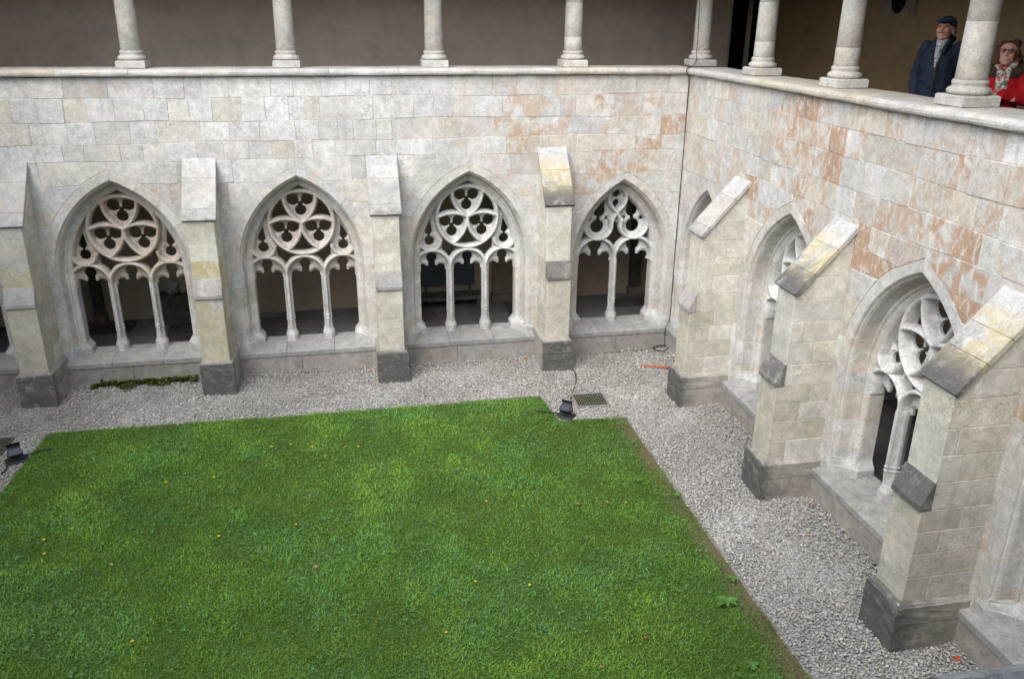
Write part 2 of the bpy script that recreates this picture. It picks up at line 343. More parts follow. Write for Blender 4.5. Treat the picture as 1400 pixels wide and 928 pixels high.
def tracery(A, design, zlo, name):
    st = .0125; hw = .034; xm = A['a']-.13; xs = np.arange(-xm, xm+st, st); zs = np.arange(zlo, arch_apex(A, -.13)+st, st)
    X, Z = np.meshgrid(xs, zs); rib, cell, hole, fi = design(X, Z)
    g = np.maximum(hw-rib, np.minimum(cell, -hole)); g = np.minimum(g, fi+.03)
    g = np.where(np.abs(g) < 1e-4, 1e-4, g)
    t = np.clip((rib-.012)/.026, 0, 1); dep = .105*(1-np.sqrt(np.clip(1-t**1.5, 0, 1)))*1.0
    dep = np.where(rib < .012, .006*(rib/.012)**2, .006+dep)
    dh = np.clip(-hole, 0, 1); pl = np.where((cell > 0) & (dh < .032) & (rib > .03), (.032-dh)*1.1, 0); dep = np.minimum(dep+pl, .14)
    bm = bmesh.new(); cache = {}; ny, nx = g.shape; DB = .175
    def vert(key, x, z, d):
        if key not in cache: cache[key] = (bm.verts.new((x, .26+d, z)), bm.verts.new((x, .26+DB, z)))
        return cache[key]
    def corner(j, i): return vert((j, i), X[j, i], Z[j, i], dep[j, i])
    def cross(j, i, j2, i2):
        k = ((j, i), (j2, i2)) if (j, i) < (j2, i2) else ((j2, i2), (j, i)); (j, i), (j2, i2) = k
        f = g[j, i]/(g[j, i]-g[j2, i2]); f = min(.97, max(.03, f))
        return vert(k, X[j, i]+(X[j2, i2]-X[j, i])*f, Z[j, i]+(Z[j2, i2]-Z[j, i])*f, dep[j, i]+(dep[j2, i2]-dep[j, i])*f)
    for j in range(ny-1):
        for i in range(nx-1):
            cs = [(j, i), (j, i+1), (j+1, i+1), (j+1, i)]; ins = [g[c] > 0 for c in cs]
            if not any(ins): continue
            poly = []; cuts = []
            for k in range(4):
                a, b = cs[k], cs[(k+1) % 4]
                if ins[k]: poly.append(corner(*a))
                if ins[k] != ins[(k+1) % 4]: poly.append(cross(*a, *b)); cuts.append((len(poly)-1, ins[k]))
            if len(poly) < 3: continue
            try:
                bm.faces.new([p[0] for p in poly]); bm.faces.new([p[1] for p in poly][::-1])
                for ci, was in cuts:
                    if was:      # leaving the solid: wall from this cut to the next one
                        p, q = poly[ci], poly[(ci+1) % len(poly)]; bm.faces.new((p[0], p[1], q[1], q[0]))
            except ValueError: pass
    me = bpy.data.meshes.new(name); bm.normal_update(); bm.to_mesh(me); bm.free()
    me.polygons.foreach_set('use_smooth', [True]*len(me.polygons))
    try: me.set_sharp_from_angle(angle=R_(38))
    except Exception: pass
    return me
T3 = paint(tracery(A3, design3, 1.50, 'window'), (.57, .56, .54), (.0, .0, 0)); T2 = paint(tracery(A2, design2, 1.52, 'window'), (.57, .565, .55))
# a warmer, stained copy of the three-light tracery
T3w = T3.copy(); paint(T3w, (.52, .475, .415), (.45, .06, 0)); T3m = T3.copy(); paint(T3m, (.54, .515, .475), (.25, .0, 0))
MP = [(.018, .0), (.028, .012), (.034, .035), (.050, .068), (.070, .085), (.074, .10), (.074, .125), (.05, .16), (.022, .20)]
MP = [(x*.84, d) for x, d in MP]; MP = MP+[(-x, d) for x, d in MP[::-1]]
OCT = []
for x, d in MP:                      # an octagonal block section with matching vertex count
    a = math.atan2(d-.1, x); OCT.append(a)
def mullion(ztop):
    rg = []
    for z, s, k in ((.40, .82, 1), (.54, .82, 1), (.56, .76, 1), (.62, .62, .7), (.68, .60, .35), (.72, 1.0, 0), (.785, 1.0, 0), (.79, 1.12, 0), (.80, 1.13, 0), (.81, 1.0, 0), (.835, 1.0, 0), (.84, 1.12, 0), (.85, 1.12, 0), (.86, 1.0, 0), (ztop, 1., 0)):
        ring = []
        for (x, d), a in zip(MP, OCT):
            rr = .135/max(abs(math.cos(((a+math.pi/8) % (math.pi/4))-math.pi/8)), .5)*s
            ox, od = rr*math.cos(a)*.86, .1+rr*math.sin(a); px, pd = x*(s if k == 0 else 1), .1+(d-.1)*(s if k == 0 else 1)
            ring.append((px*(1-k)+ox*k, .26+pd*(1-k)+od*k, z))
        rg.append(ring)
    return paint(bm_mesh(loft_bm(rg), 'mullion'), (.55, .545, .53))
MU3, MU2 = mullion(1.53), mullion(1.55)
def jbase(A, side):
    a = A['a']; rg = []
    for z, e in ((.40, 0), (.53, 0), (.55, .015), (.61, .06), (.64, .075)):
        p = [(a-.245+e, .46), (a-.245+e, .24), (a-.15+e, .16+e*.6), (a-.03, -.015+e*.35), (a+.10-e*.5, -.015+e*.35), (a+.10-e*.5, .46)]
        rg.append([(side*x, d, z) for x, d in p])
    return paint(bm_mesh(loft_bm(rg), 'jamb_base'), (.50, .50, .485), (0, .12, 0))
KIT = {}
for key, A in (('3', A3), ('2', A2)):
    KIT[key] = dict(A=A, stones=[arch_stones(A, .40) for _ in range(2)], base=[jbase(A, 1), jbase(A, -1)])

PAL = [((.57, .56, .53), 8), ((.575, .55, .495), 5), ((.555, .55, .535), 6), ((.55, .51, .435), 2), ((.525, .51, .475), 3), ((.59, .58, .55), 4)]
def pick(pal): return random.choices([p for p, _ in pal], [w_ for _, w_ in pal])[0]
def build_wall(root, t0, t1, wins, stain, stones=True, base_breaks=()):
    """wins: (centre t, '3'|'2', tracery mesh, label)"""
    mp = lambda p, q, w_: (p, w_, q)
    # core with arched openings, a filled 2D curve extruded to the wall thickness
    cu = bpy.data.curves.new('core', 'CURVE'); cu.dimensions = '2D'; cu.fill_mode = 'BOTH'; cu.extrude = .235
    def spl(L):
        s = cu.splines.new('POLY'); s.points.add(len(L)-1); s.use_cyclic_u = True
        for p, (x, y) in zip(s.points, L): p.co = (x, y, 0, 1)
    spl([(t0, -.05), (t1, -.05), (t1, 4.60), (t0, 4.60)])
    for tc, k, tr, lb in wins: spl([(tc+x, z) for x, z in arch_outline(KIT[k]['A'], .06, .38)])
    co = bpy.data.objects.new('core', cu); COL.objects.link(co); dg = bpy.context.evaluated_depsgraph_get(); dg.update()
    me = bpy.data.meshes.new_from_object(co.evaluated_get(dg)); bpy.data.objects.remove(co)
    me.transform(Matrix(((1, 0, 0, 0), (0, 0, -1, .241), (0, 1, 0, 0), (0, 0, 0, 1)))); me.materials.clear()
    link('mortar_core', me, root, M_MORTAR)
    # ashlar courses
    if stones:
        zs = [.40]
        while zs[-1] < 4.615-.42: zs.append(zs[-1]+random.uniform(.245, .335))
        zs = [.40+(z-.40)*(4.625-.40)/(zs[-1]+.28-.40) for z in zs]+[4.625]
        wob = lambda k, t: 0 if k in (0, len(zs)-1) else .012*math.sin(t*1.3+k*2.1)+.008*math.sin(t*3.1+k*1.7)
        for k in range(len(zs)-1):
            za, zb = zs[k], zs[k+1]
            cuts = sorted([(tc, KIT[kk]['A']) for tc, kk, _, _ in wins if za < arch_apex(KIT[kk]['A'], .13)-.03], key=lambda q: q[0])
            iv = []; cur = (t0, None)
            for q in cuts: iv.append((cur, (q[0], q[1]))); cur = (q[0], q[1])
            iv.append((cur, (t1, None)))
            for (ta, Aa), (tb, Ab) in iv:
                lo = lambda z: ta+(arch_hw(Aa, z, .13) if Aa else 0); hi = lambda z: tb-(arch_hw(Ab, z, .13) if Ab else 0)
                zm = (za+zb)/2; x0, x1 = lo(zb if Aa else zm), hi(zb if Ab else zm)
                e0, e1 = max(lo(za), lo(zb)), min(hi(za), hi(zb))
                js = []; x = e0+random.uniform(.16, .55)
                while x < e1-.18:
                    js.append(x); x += random.choice([random.uniform(.20, .36), random.uniform(.30, .46), random.uniform(.40, .62)])
                ed_ = [None]+js+[None]
                if hi(za)-lo(za) < .02: continue
                for a_, b_ in zip(ed_[:-1], ed_[1:]):
                    N = 6; poly = []
                    A_, B_ = (a_, b_)
                    ll = (lambda z: lo(z)) if A_ is None else (lambda z: A_); rr = (lambda z: hi(z)) if B_ is None else (lambda z: B_)
                    c1, c2 = ll(zm), rr(zm); wa, wb = wob(k, (c1+c2)/2-(c2-c1)/2), wob(k, c2); ua, ub = wob(k+1, c1), wob(k+1, c2)
                    jl = .006*math.sin(c1*31) if A_ is not None else 0; jr = .006*math.sin(c2*31) if B_ is not None else 0
                    nl = N if (A_ is None and Aa) else 1; nr = N if (B_ is None and Ab) else 1
                    for i in range(nr+1): z = za+(zb-za)*i/nr; poly.append((rr(z)+jr*(2*i/nr-1), z+wb*(1-i/nr)+ub*i/nr))
                    for i in range(nl+1): z = zb+(za-zb)*i/nl; poly.append((ll(z)+jl*(1-2*i/nl), z+ua*(1-i/nl)+wa*i/nl))
                    ded = [poly[0]]
                    for p in poly[1:]:
                        if (Vector(p)-Vector(ded[-1])).length > .012: ded.append(p)
                    if (Vector(ded[0])-Vector(ded[-1])).length < .012: ded.pop()
                    if len(ded) < 3: continue
                    xs_ = [p[0] for p in ded]
                    if max(xs_)-min(xs_) < .05: continue
                    chip = []; n_ = len(ded)
                    for ii, p in enumerate(ded):
                        a1, b1 = Vector(ded[ii-1])-Vector(p), Vector(ded[(ii+1) % n_])-Vector(p)
                        p2 = (p[0]+random.uniform(-.004, .004), p[1]+random.uniform(-.004, .004))
                        if min(a1.length, b1.length) > .10 and random.random() < .4:
                            c_ = random.uniform(.006, .024); d_ = random.uniform(.006, .020); a1.normalize(); b1.normalize()
                            chip += [(p2[0]+a1.x*c_, p2[1]+a1.y*c_), (p2[0]+b1.x*d_, p2[1]+b1.y*d_)]
                        else: chip.append(p2)
                    ded = chip
                    pr = random.uniform(-.0035, .006)
                    me = slab('stone', ded, -pr, .03, .004, mp, .0018, False)
                    cx = sum(xs_)/len(xs_); col, mk = stain(cx, zm)
                    link('stone', paint(me, col, mk), root, M_STONE)
    # coping with a rounded nose
    t = t0; cp = [(-.052, 0), (-.074, .012), (-.083, .032), (-.083, .058), (-.07, .082), (-.045, .095), (.0, .098), (.58, .098), (.62, .085), (.62, 0)]
    while t < t1-.05:
        L = min(random.uniform(.85, 1.45), t1-t); 
        if t1-t-L < .4: L = t1-t
        dz = random.uniform(-.003, .003); dd = random.uniform(-.004, .004)
        n = max(2, int(L/.2)); rg = [[(x, d+dd+.003*math.sin(x*9+j), 4.628+z+dz+(.0025*math.sin(x*7+j*2))) for j, (d, z) in enumerate(cp)] for x in np.linspace(t+.002, t+L-.002, n)]
        link('coping_stone', paint(bm_mesh(loft_bm(rg), 'coping_stone'), jit(random.choice([(.50, .49, .45), (.48, .47, .45), (.47, .43, .36)]), .05), (.12, .10, .1)), root, M_STONE)
        t += L
    # bed moulding just under the coping
    # windows
    for i, (tc, k, tr, lb) in enumerate(wins):
        kit = KIT[k]; wd = link('window', tr, root, M_STONE, (tc, 0, 0)); tag(wd, lb)
        for me in kit['stones'][i % 2]: link('arch_stone', me, wd, M_STONE)
        for me in kit['base']: link('jamb_base', me, wd, M_STONE)
        for x in ((-.2975, .2975) if k == '3' else (0,)): link('mullion', MU3 if k == '3' else MU2, wd, M_STONE, (x, 0, 0))
        hw = kit['A']['a']; 
        # sill: three slabs with a weathered slope, over a base course
        xs = np.linspace(-hw-.17, hw+.17, 4)
        for xa, xb in zip(xs[:-1], xs[1:]):
            pr = [(-.105, .315), (-.108, .385), (-.098, .398), (.10, .425), (.475, .452), (.475, .315)]
            me = slab('sill', pr, xa+.002, xb-.002, .004, lambda p, q, w_: (w_, p, q)); link('sill', paint(me, jit((.33, .33, .32), .08), (0, .32, .15)), wd, M_STONE)
        xs = np.linspace(-hw-.17, hw+.17, 3)+np.array([0, random.uniform(-.3, .3), 0])
        for xa, xb in zip(xs[:-1], xs[1:]):
            pr = [(-.085, -.05), (-.09, .29), (-.08, .31), (.44, .31), (.44, -.05)]
            me = slab('base_stone', pr, xa+.002, xb-.002, .005, lambda p, q, w_: (w_, p, q)); link('base_stone', paint(me, jit((.33, .32, .295), .08), (.1, .40, .15)), wd, M_STONE)

def stain_back(t, z):
    c = jit(pick(PAL), .05); m = [0, .02, 0]
    e = math.exp(-((t+2.55)**2/.55+(z-3.95)**2/.22)); e2 = max(0, min(1, (t+2.1)/.6))*max(0, min(1, (z-2.2)/.4))*(1 if z < 4.25 else .25)
    e3 = math.exp(-((t+3.05)**2/.2+(z-2.9)**2/.5))*.6+math.exp(-((t+8.05)**2/.10+(z-2.9)**2/.12))*.55
    p = max(e*random.uniform(.6, 1.2), e2*random.choice([.3, .5, .75, 1.]), e3)
    m[0] = min(1, p+random.choice([0, 0, 0, 0, .12, .2])); 
    if random.random() < .015: c = (.49, .42, .29)
    if random.random() < .10: m[1] = .14
    return c, m
def stain_right(t, z):
    c = jit(pick(PAL), .06); m = [0, .02, 0]
    k = .25+.75*max(0, min(1, t/3)); up = max(.15, min(1, (z-1.7)/.9))
    m[0] = max(0, min(1, (.38+.55*float(lump(t*1.3, z*1.5))+random.choice([-.3, -.15, 0, .2, .5]))*k*up))
    if random.random() < .10*k*up: c = jit((.40, .265, .19), .08); m[0] = 1
    if random.random() < .22: c = jit((.53, .48, .42), .05)
    return c, m
W3L = 'three-light pointed window with trefoil tracery'; W2L = 'narrower two-light pointed window next to the corner'
wall_b = empty('cloister_wall'); tag(wall_b, 'pale grey ashlar cloister wall with four buttresses and a weed strip at its foot', 'wall')
build_wall(wall_b, -12.35, 0, [(-11.39, '2', T2, None), (-8.82, '3', T3w, W3L+', stained brown'), (-6.18, '3', T3m, None), (-3.54, '3', T3, W3L+', clean and pale'), (-.985, '2', T2, W2L)], stain_back)
wall_r = empty('cloister_wall', (0, 0, 0), R_(-90)); tag(wall_r, 'rust-patched ashlar cloister wall with the two onlookers behind its coping', 'wall')
build_wall(wall_r, 0, 12.35, [(1.03, '2', T2, None), (3.56, '3', T3, None), (6.12, '3', T3, None), (8.75, '3', T3, None)], stain_right)
# the two wings that close the court behind and to the left of the viewpoint
wall_f = empty('cloister_wall', (-12.35, -12.302, 0), R_(180)); tag(wall_f, 'cloister wall opposite the four-buttress wall, only its pale coping edge in sight', 'wall')
build_wall(wall_f, -12.35, 0, [], stain_back, stones=False)
wall_l = empty('cloister_wall', (-12.35, -12.33, 0), R_(90)); tag(wall_l, 'plain cloister wall closing the court opposite the rust-patched wall', 'wall')
build_wall(wall_l, 0, 12.33, [], stain_back, stones=False)

# ================================================================ INNER WALLS, FLOORS, ROOFS
GF = 3.75   # upper gallery floor
bm = box_bm(None, -15.2, 5.0, 2.75, 3.2, -.05, 3.5); gw = link('inner_wall', bm_mesh(bm, 'inner_wall'), None, M_LOWPL)
tag(gw, 'beige plastered inner wall seen through the pale three-light windows', 'wall')
bm = box_bm(None, 2.75, 3.2, -15.2, 2.74, -.05, 3.5); gw2 = link('inner_wall', bm_mesh(bm, 'inner_wall'), None, M_LOWPL)
tag(gw2, 'dim beige inner wall of the walk behind the rust-patched wall', 'wall')
up = bmesh.new()   # upper back wall with a doorway near the corner
box_bm(up, -15.2, 1.885, 2.75, 3.2, GF-.2, 7.6); box_bm(up, 2.415, 5.0, 2.75, 3.2, GF-.2, 7.6); box_bm(up, 1.885, 2.415, 2.75, 3.2, GF+2.15, 7.6)
ug = link('gallery_wall', bm_mesh(up, 'gallery_wall'), None, M_PLASTER); tag(ug, 'plain grey-brown plaster wall behind the row of columns over the pale wall', 'wall')
dr = link('doorway_shade_panel', bm_mesh(box_bm(None, 1.80, 2.50, 3.21, 3.25, GF, GF+2.3), 'doorway_shade_panel'), ug, M_DARK)  # black panel behind the doorway, painted in for the unlit space beyond
for x0, x1 in ((1.845, 1.885), (2.415, 2.455)): link('door_jamb', paint(bm_mesh(box_bm(None, x0, x1, 2.735, 3.0, GF, GF+2.15, .004), 'door_jamb'), (.34, .32, .27)), ug, M_STONE)
ug2 = link('gallery_wall', bm_mesh(box_bm(None, 2.75, 3.2, -15.2, 2.749, GF-.2, 7.6), 'gallery_wall'), None, M_PLASTER2); tag(ug2, 'ochre-brown plaster wall behind the man in the cap', 'wall')
# round niche in its stone panel
nb = empty('wall_niche', (2.75, -1.05, 5.72), R_(-90)); tag(nb, 'dark round niche in a square stone panel on the ochre-brown gallery wall', 'niche')
bm = bmesh.new(); N = 32
for k in range(N):
    pass
ro = [(.18*math.cos(2*math.pi*k/N), .18*math.sin(2*math.pi*k/N)) for k in range(N)]
sq = []
for x, z in ro: m_ = max(abs(x), abs(z)); sq.append((x/m_*.42, z/m_*.22))
V = [[bm.verts.new((x, d, z)) for x, z in L] for L, d in ((sq, .0), (sq, -.02), (ro, -.02), (ro, .0))]
for a, b in zip(V[:-1], V[1:]):
    for k in range(N): bm.faces.new((a[k], a[(k+1) % N], b[(k+1) % N], b[k]))
link('stone_panel', paint(bm_mesh(bm, 'stone_panel'), (.24, .20, .15), (.2, .3, 0)), nb, M_STONE)
link('niche_shade_disc', bm_mesh(slab_bm(ro, -.006, -.002, .001, lambda p, q, w_: (p, w_, q)), 'niche_shade_disc'), nb, M_DARK)  # shallow black disc, its colour stands in for the shade of a deep recess
for nm, x0, x1, y0, y1 in (('gallery_floor', -15.2, 3.2, .45, 2.75), ('gallery_floor', .45, 2.75, -15.2, .449)):
    f_ = link(nm, bm_mesh(box_bm(None, x0, x1, y0, y1, 3.5, GF), nm), None, M_SLATE); tag(f_, kind='structure')
f_ = link('gallery_floor', bm_mesh(box_bm(None, -15.2, 0, -15.2, -12.80, 3.5, GF), 'gallery_floor'), None, M_SLATE); tag(f_, kind='structure')
f_ = link('gallery_floor', bm_mesh(box_bm(None, -15.2, -12.82, -12.79, .44, 3.5, GF), 'gallery_floor'), None, M_SLATE); tag(f_, kind='structure')
for nm, a in (('far_wall', (-15.4, 3.2, -15.6, -15.2)), ('far_wall', (-15.6, -15.2, -15.2, 2.749))):
    f_ = link('gallery_wall', bm_mesh(box_bm(None, *a, -.05, 7.6), 'gallery_wall'), None, M_PLASTER)
    tag(f_, 'plaster gallery wall at the back of the wing with the viewpoint' if a[1] > 0 else 'plaster gallery wall behind the plain wing opposite the two onlookers', 'wall')
# floor slabs of the lower walk
cf = link('cloister_floor', bm_mesh(box_bm(None, -15.2, 2.75, .40, 2.75, -.04, .085), 'cloister_floor'), None, M_MORTAR); tag(cf, kind='structure')
cf2 = link('cloister_floor', bm_mesh(box_bm(None, .40, 2.75, -15.2, .399, -.04, .085), 'cloister_floor'), None, M_MORTAR); tag(cf2, kind='structure')
def slabs(root, x0, x1, y0, y1, alongx=True):
    x = x0
    while x < x1-.05:
        wx = min(random.uniform(.55, .8), x1-x); y = y0
        while y < y1-.05:
            wy = random.uniform(.45, .95)
            if y1-y-wy < .25: wy = y1-y
            a = (x, x+wx, y, y+wy)
            me = slab('floor_slab', [(a[0], a[2]), (a[1], a[2]), (a[1], a[3]), (a[0], a[3])], .07, .10+random.uniform(-.002, .002), .004, lambda p, q, w_: (p, q, w_), .003)
            c = random.choice([(.27, .265, .26), (.22, .215, .21), (.30, .29, .28), (.12, .105, .10), (.25, .24, .235)])
            link('floor_slab', paint(me, jit(c, .1), (0, .15, 0)), root, M_STONE); y += wy
        x += wx
slabs(cf, -12.4, 2.7, .42, 2.74); slabs(cf2, .42, 2.74, -9.8, .38)
# ceiling, beam and lean-to roofs over the two wings in view
def wing(rot, lo, hi, lbl, loc=(0, 0, 0)):
    e = empty('roof', loc, rot); tag(e, lbl, 'roof')
    link('ceiling_boards', bm_mesh(box_bm(None, lo, hi, -.25, 2.75, 6.47, 6.51), 'ceiling_boards'), e, M_WOOD)
    link('beam', bm_mesh(box_bm(None, lo, hi, .16, .46, 6.205, 6.465, .01), 'beam'), e, M_WOOD)
    bm = bmesh.new(); slab_bm([(-.5, 6.42), (3.25, 7.82), (3.25, 7.92), (-.5, 6.52)], lo, hi, .001, lambda p, q, w_: (w_, p, q), 0, bm)
    link('tiles', bm_mesh(bm, 'tiles'), e, M_TILE)
wing(0, -15.2, 3.2, 'tiled lean-to roof over the column row of the pale wall'); wing(R_(-90), .26, 15.2, 'tiled lean-to roof over the two onlookers')
wing(R_(180), -12.0, 2.8, 'tiled lean-to roof over the viewpoint', (-12.35, -12.31, 0)); wing(R_(90), .3, 12.0, 'tiled lean-to roof over the plain wing opposite the onlookers', (-12.35, -12.31, 0))

# things inside the lower walk
pn = empty('display_panel', (-3.62, 2.70, .10)); tag(pn, 'dark grey-blue board leaning on the inner wall behind the clean pale window', 'board')
link('board', bm_mesh(slab_bm([(-.53, .38), (.54, .38), (.54, 1.02), (-.53, 1.02)], -.02, .04, .006, lambda p, q, w_: (p, w_, q)), 'board'), pn, M_PANEL)
link('rail', bm_mesh(slab_bm([(-.53, .66), (.54, .66), (.54, .685), (-.53, .685)], -.032, -.021, .003, lambda p, q, w_: (p, w_, q)), 'rail'), pn, M_PANEL)
for x in (-.45, .42): link('foot', bm_mesh(box_bm(None, x, x+.05, -.02, .03, 0, .385, .004), 'foot'), pn, M_PANEL)
bn = empty('stone_bench', (-3.5, 2.45, .10)); tag(bn, 'low stone bench along the inner wall below the grey-blue board', 'bench')
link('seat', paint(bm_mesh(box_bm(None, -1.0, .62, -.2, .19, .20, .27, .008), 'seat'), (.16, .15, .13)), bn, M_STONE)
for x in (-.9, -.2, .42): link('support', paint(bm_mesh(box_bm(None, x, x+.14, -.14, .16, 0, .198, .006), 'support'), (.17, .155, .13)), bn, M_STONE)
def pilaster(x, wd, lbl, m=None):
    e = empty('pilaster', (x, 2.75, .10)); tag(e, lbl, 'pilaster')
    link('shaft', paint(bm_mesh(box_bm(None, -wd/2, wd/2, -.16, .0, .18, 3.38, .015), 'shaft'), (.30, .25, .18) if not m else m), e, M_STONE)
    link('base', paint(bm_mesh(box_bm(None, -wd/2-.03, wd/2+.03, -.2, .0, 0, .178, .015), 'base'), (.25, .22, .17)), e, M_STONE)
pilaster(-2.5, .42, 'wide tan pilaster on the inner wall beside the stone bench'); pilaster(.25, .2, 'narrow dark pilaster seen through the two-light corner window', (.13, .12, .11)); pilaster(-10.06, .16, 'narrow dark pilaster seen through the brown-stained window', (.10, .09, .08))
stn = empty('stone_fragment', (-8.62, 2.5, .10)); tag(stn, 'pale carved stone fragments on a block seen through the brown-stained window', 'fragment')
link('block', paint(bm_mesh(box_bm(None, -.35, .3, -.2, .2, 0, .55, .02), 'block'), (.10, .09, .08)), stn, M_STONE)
for x, s_, rz in ((-.1, .14, .4), (.14, .11, 1.1)):
    bm = bmesh.new(); bmesh.ops.create_icosphere(bm, subdivisions=2, radius=s_)
    for v in bm.verts: v.co *= 1+.22*math.sin(v.co.x*40+rz)*math.cos(v.co.z*31)
    o = link('carving', paint(bm_mesh(bm, 'carving'), (.5, .46, .42)), stn, M_STONE, (x, 0, .55+s_*.85))

# ================================================================ BUTTRESSES (local: x across, y=-out, z up)
mpb = lambda p, q, w_: (w_, -p, q)
SL = 1.1657
def clip_poly(poly, f):
    out = []
    for i in range(len(poly)):
        a, b = poly[i], poly[(i+1) % len(poly)]; fa, fb = f(a), f(b)
        if fa >= 0: out.append(a)
        if (fa > 0) != (fb > 0) and abs(fa-fb) > 1e-9: t = fa/(fa-fb); out.append((a[0]+(b[0]-a[0])*t, a[1]+(b[1]-a[1])*t))
    return out
def buttress(loc, rotz, dz, lichen, grime, warm, lbl, side_grime=.3):
    e = empty('buttress', loc, rotz); e.scale.z = (3.446+dz)/3.446; tag(e, lbl, 'buttress', 'stone buttresses round the court')
    hw = .195
    cream = [(.58, .555, .475), (.57, .545, .46), (.565, .545, .485), (.585, .565, .50)]
    # plinth: two courses with a chamfered top
    for za, zb, ch in ((-.03, .30, 0), (.303, .545, .045)):
        prof = lambda e_: [(-.245+e_, -.02), (.245-e_, -.02), (.245-e_, .758-e_), (-.245+e_, .758-e_)]
        rg = [[(x, -o, z) for x, o in prof(k)] for z, k in ((za, .006), (za+.008, 0), (zb-ch-.004, 0), (zb, max(ch, .006)))]
        bm = loft_bm(rg); bmesh.ops.subdivide_edges(bm, edges=bm.edges[:], cuts=3, use_grid_fill=True)
        
        for v in bm.verts:
            if v.co.y < -.02: v.co += Vector((random.uniform(-.004, .004), random.uniform(-.005, .005), random.uniform(-.004, .004)))
        me = bm_mesh(bm, 'plinth_block'); paint(me, (.33, .32, .285), (0, .8, .8))
        a = me.color_attributes['Mask']
        for i, v in enumerate(me.vertices):
            fr = max(0, min(1, (-v.co.y-.35)/.4)); lowz = max(0, min(1, (.22-v.co.z)/.22))
            front = 1. if -v.co.y > .74 else 0
            a.data[i].color = (.1, min(.92, side_grime*.8+.45*fr+.35*lowz*fr+front*grime*.8), .9 if (front or v.co.z > .49) else .1, 1)
        link('plinth', me, e, M_STONE)
    # shaft courses
    zs = [.54, .80, 1.06, 1.30, 1.525, 1.80, 2.07, 2.33, 2.60, 2.86, 3.12, 3.42]
    for k, (za, zb) in enumerate(zip(zs[:-1], zs[1:])):
        oo = .695 if zb < 1.54 else .615
        sp = random.uniform(.25, .45) if k % 2 else random.uniform(.36, .50)
        for a_, b_ in (((-.03, sp), (sp, oo)) if k % 3 != 1 else ((-.03, oo),)):
            poly = [(a_, za), (b_, za), (b_, zb), (a_, zb)]
            poly = clip_poly(poly, lambda p: (3.446-.088-SL*p[0])-p[1])
            if len(poly) < 3 or max(p[1] for p in poly)-min(p[1] for p in poly) < .03: continue
            j = random.uniform(-.001, .001)
            me = slab('shaft_block', poly, -hw+j, hw+j, .006, mpb, .0007)
            c = jit(random.choice(cream), .02); mk = [warm*random.choice([0, .1, .3]), .03, 0]
            if b_ == oo and za < .6: mk[1] = .12
            if b_ == oo and 1.79 < zb < 2.1: mk[0] = max(mk[0], warm if warm > .4 else 0)
            if b_ == oo and zb < 1.54: mk[0] = max(mk[0], warm*.5); mk[1] = .2; mk[2] = .35; c = jit((.51, .485, .42), .04)
            link('shaft_block', paint(me, c, mk), e, M_CAP)
    # lower weathering
    poly = [(.60, 1.805), (.625, 1.80), (.722, 1.575), (.722, 1.528), (.60, 1.528)]
    me = slab('offset_slab', poly, -.203, .203, .006, mpb); link('offset_slab', paint(me, jit((.38, .37, .36), .08), (.05+.25*lichen, .20+.8*grime*(.3+.8*lichen), .8)), e, M_STONE)
    # sloping cap slabs
    ln_ = math.hypot(1, SL); ux, uz = 1/ln_, -SL/ln_; nx, nz = SL/ln_, 1/ln_
    tot = .658*ln_; br = [-.02, .36+random.uniform(-.05, .05), (.68 if lichen > .5 else .82)+random.uniform(-.03, .03), tot]
    tints = [(.43, .425, .42), (.40, .395, .385), (.37, .36, .355)]; mks = [(.12*lichen, .05, 0), (.95*lichen, .10+.15*lichen, .1), (.35*lichen, .35+.5*grime*(.4+lichen), .6)]
    for q in range(3):
        s0, s1 = br[q]+.002, br[q+1]-.002; n = 5; th = .056+random.uniform(0, .003)
        bm = bmesh.new(); P = lambda s, h: (s*ux-nx*(th-h) if False else s*ux+nx*(h-th), 3.446+s*uz+nz*(h-th))
        top = [P(s, th) for s in np.linspace(s0, s1, n)]; bot = [P(s1, .0), P(s0, 0)]
        me = slab('cap_slab', top+bot, -.237, .237, .006, mpb, 0); paint(me, jit(tints[q], .03), mks[q]); a = me.color_attributes['Mask']
        for vi, v in enumerate(me.vertices):
            f_ = -v.co.y/.658; li = .8*lichen*max(0, min(1, (f_-.12)/.2))*max(.15, min(1, (1.0-f_)/.25)); gmx = max(0, min(1, (f_-(.38 if lichen > .5 else .66))/.5))
            a.data[vi].color = (li, .08+gmx*(.35+.6*grime), .25+.6*gmx, 1)
        link('cap_slab', me, e, M_CAP)
    return e
buttress((-10.094, 0, 0), 0, .039, .15, .35, .5, 'stone buttress between the brown-stained window and the end window, blocky dark plinth', .1)
buttress((-7.545, 0, 0), 0, .035, .15, .6, .9, 'stone buttress with an ochre-stained shaft beside the weed strip', .15)
buttress((-4.895, 0, 0), 0, .023, .1, .75, .15, 'pale cream stone buttress beside the clean pale window, grey-tipped cap', .3)
buttress((-2.219, 0, 0), 0, .091, .75, .8, .2, 'stone buttress with yellow lichen and black lower cap slab, behind the floor grate', .1)
buttress((0, -2.165, 0), R_(-90), -.067, .2, .6, .2, 'cream stone buttress by the corner cable and the orange strip', .25)
buttress((0, -4.769, 0), R_(-90), -.059, .85, .8, .2, 'stone buttress with a yellow-lichened cap between two clean windows of the rust-patched wall', .3)
buttress((0, -7.382, 0), R_(-90), -.061, .9, .85, .15, 'stone buttress with the broadest yellow and black lichened cap and mossy plinth', .55)

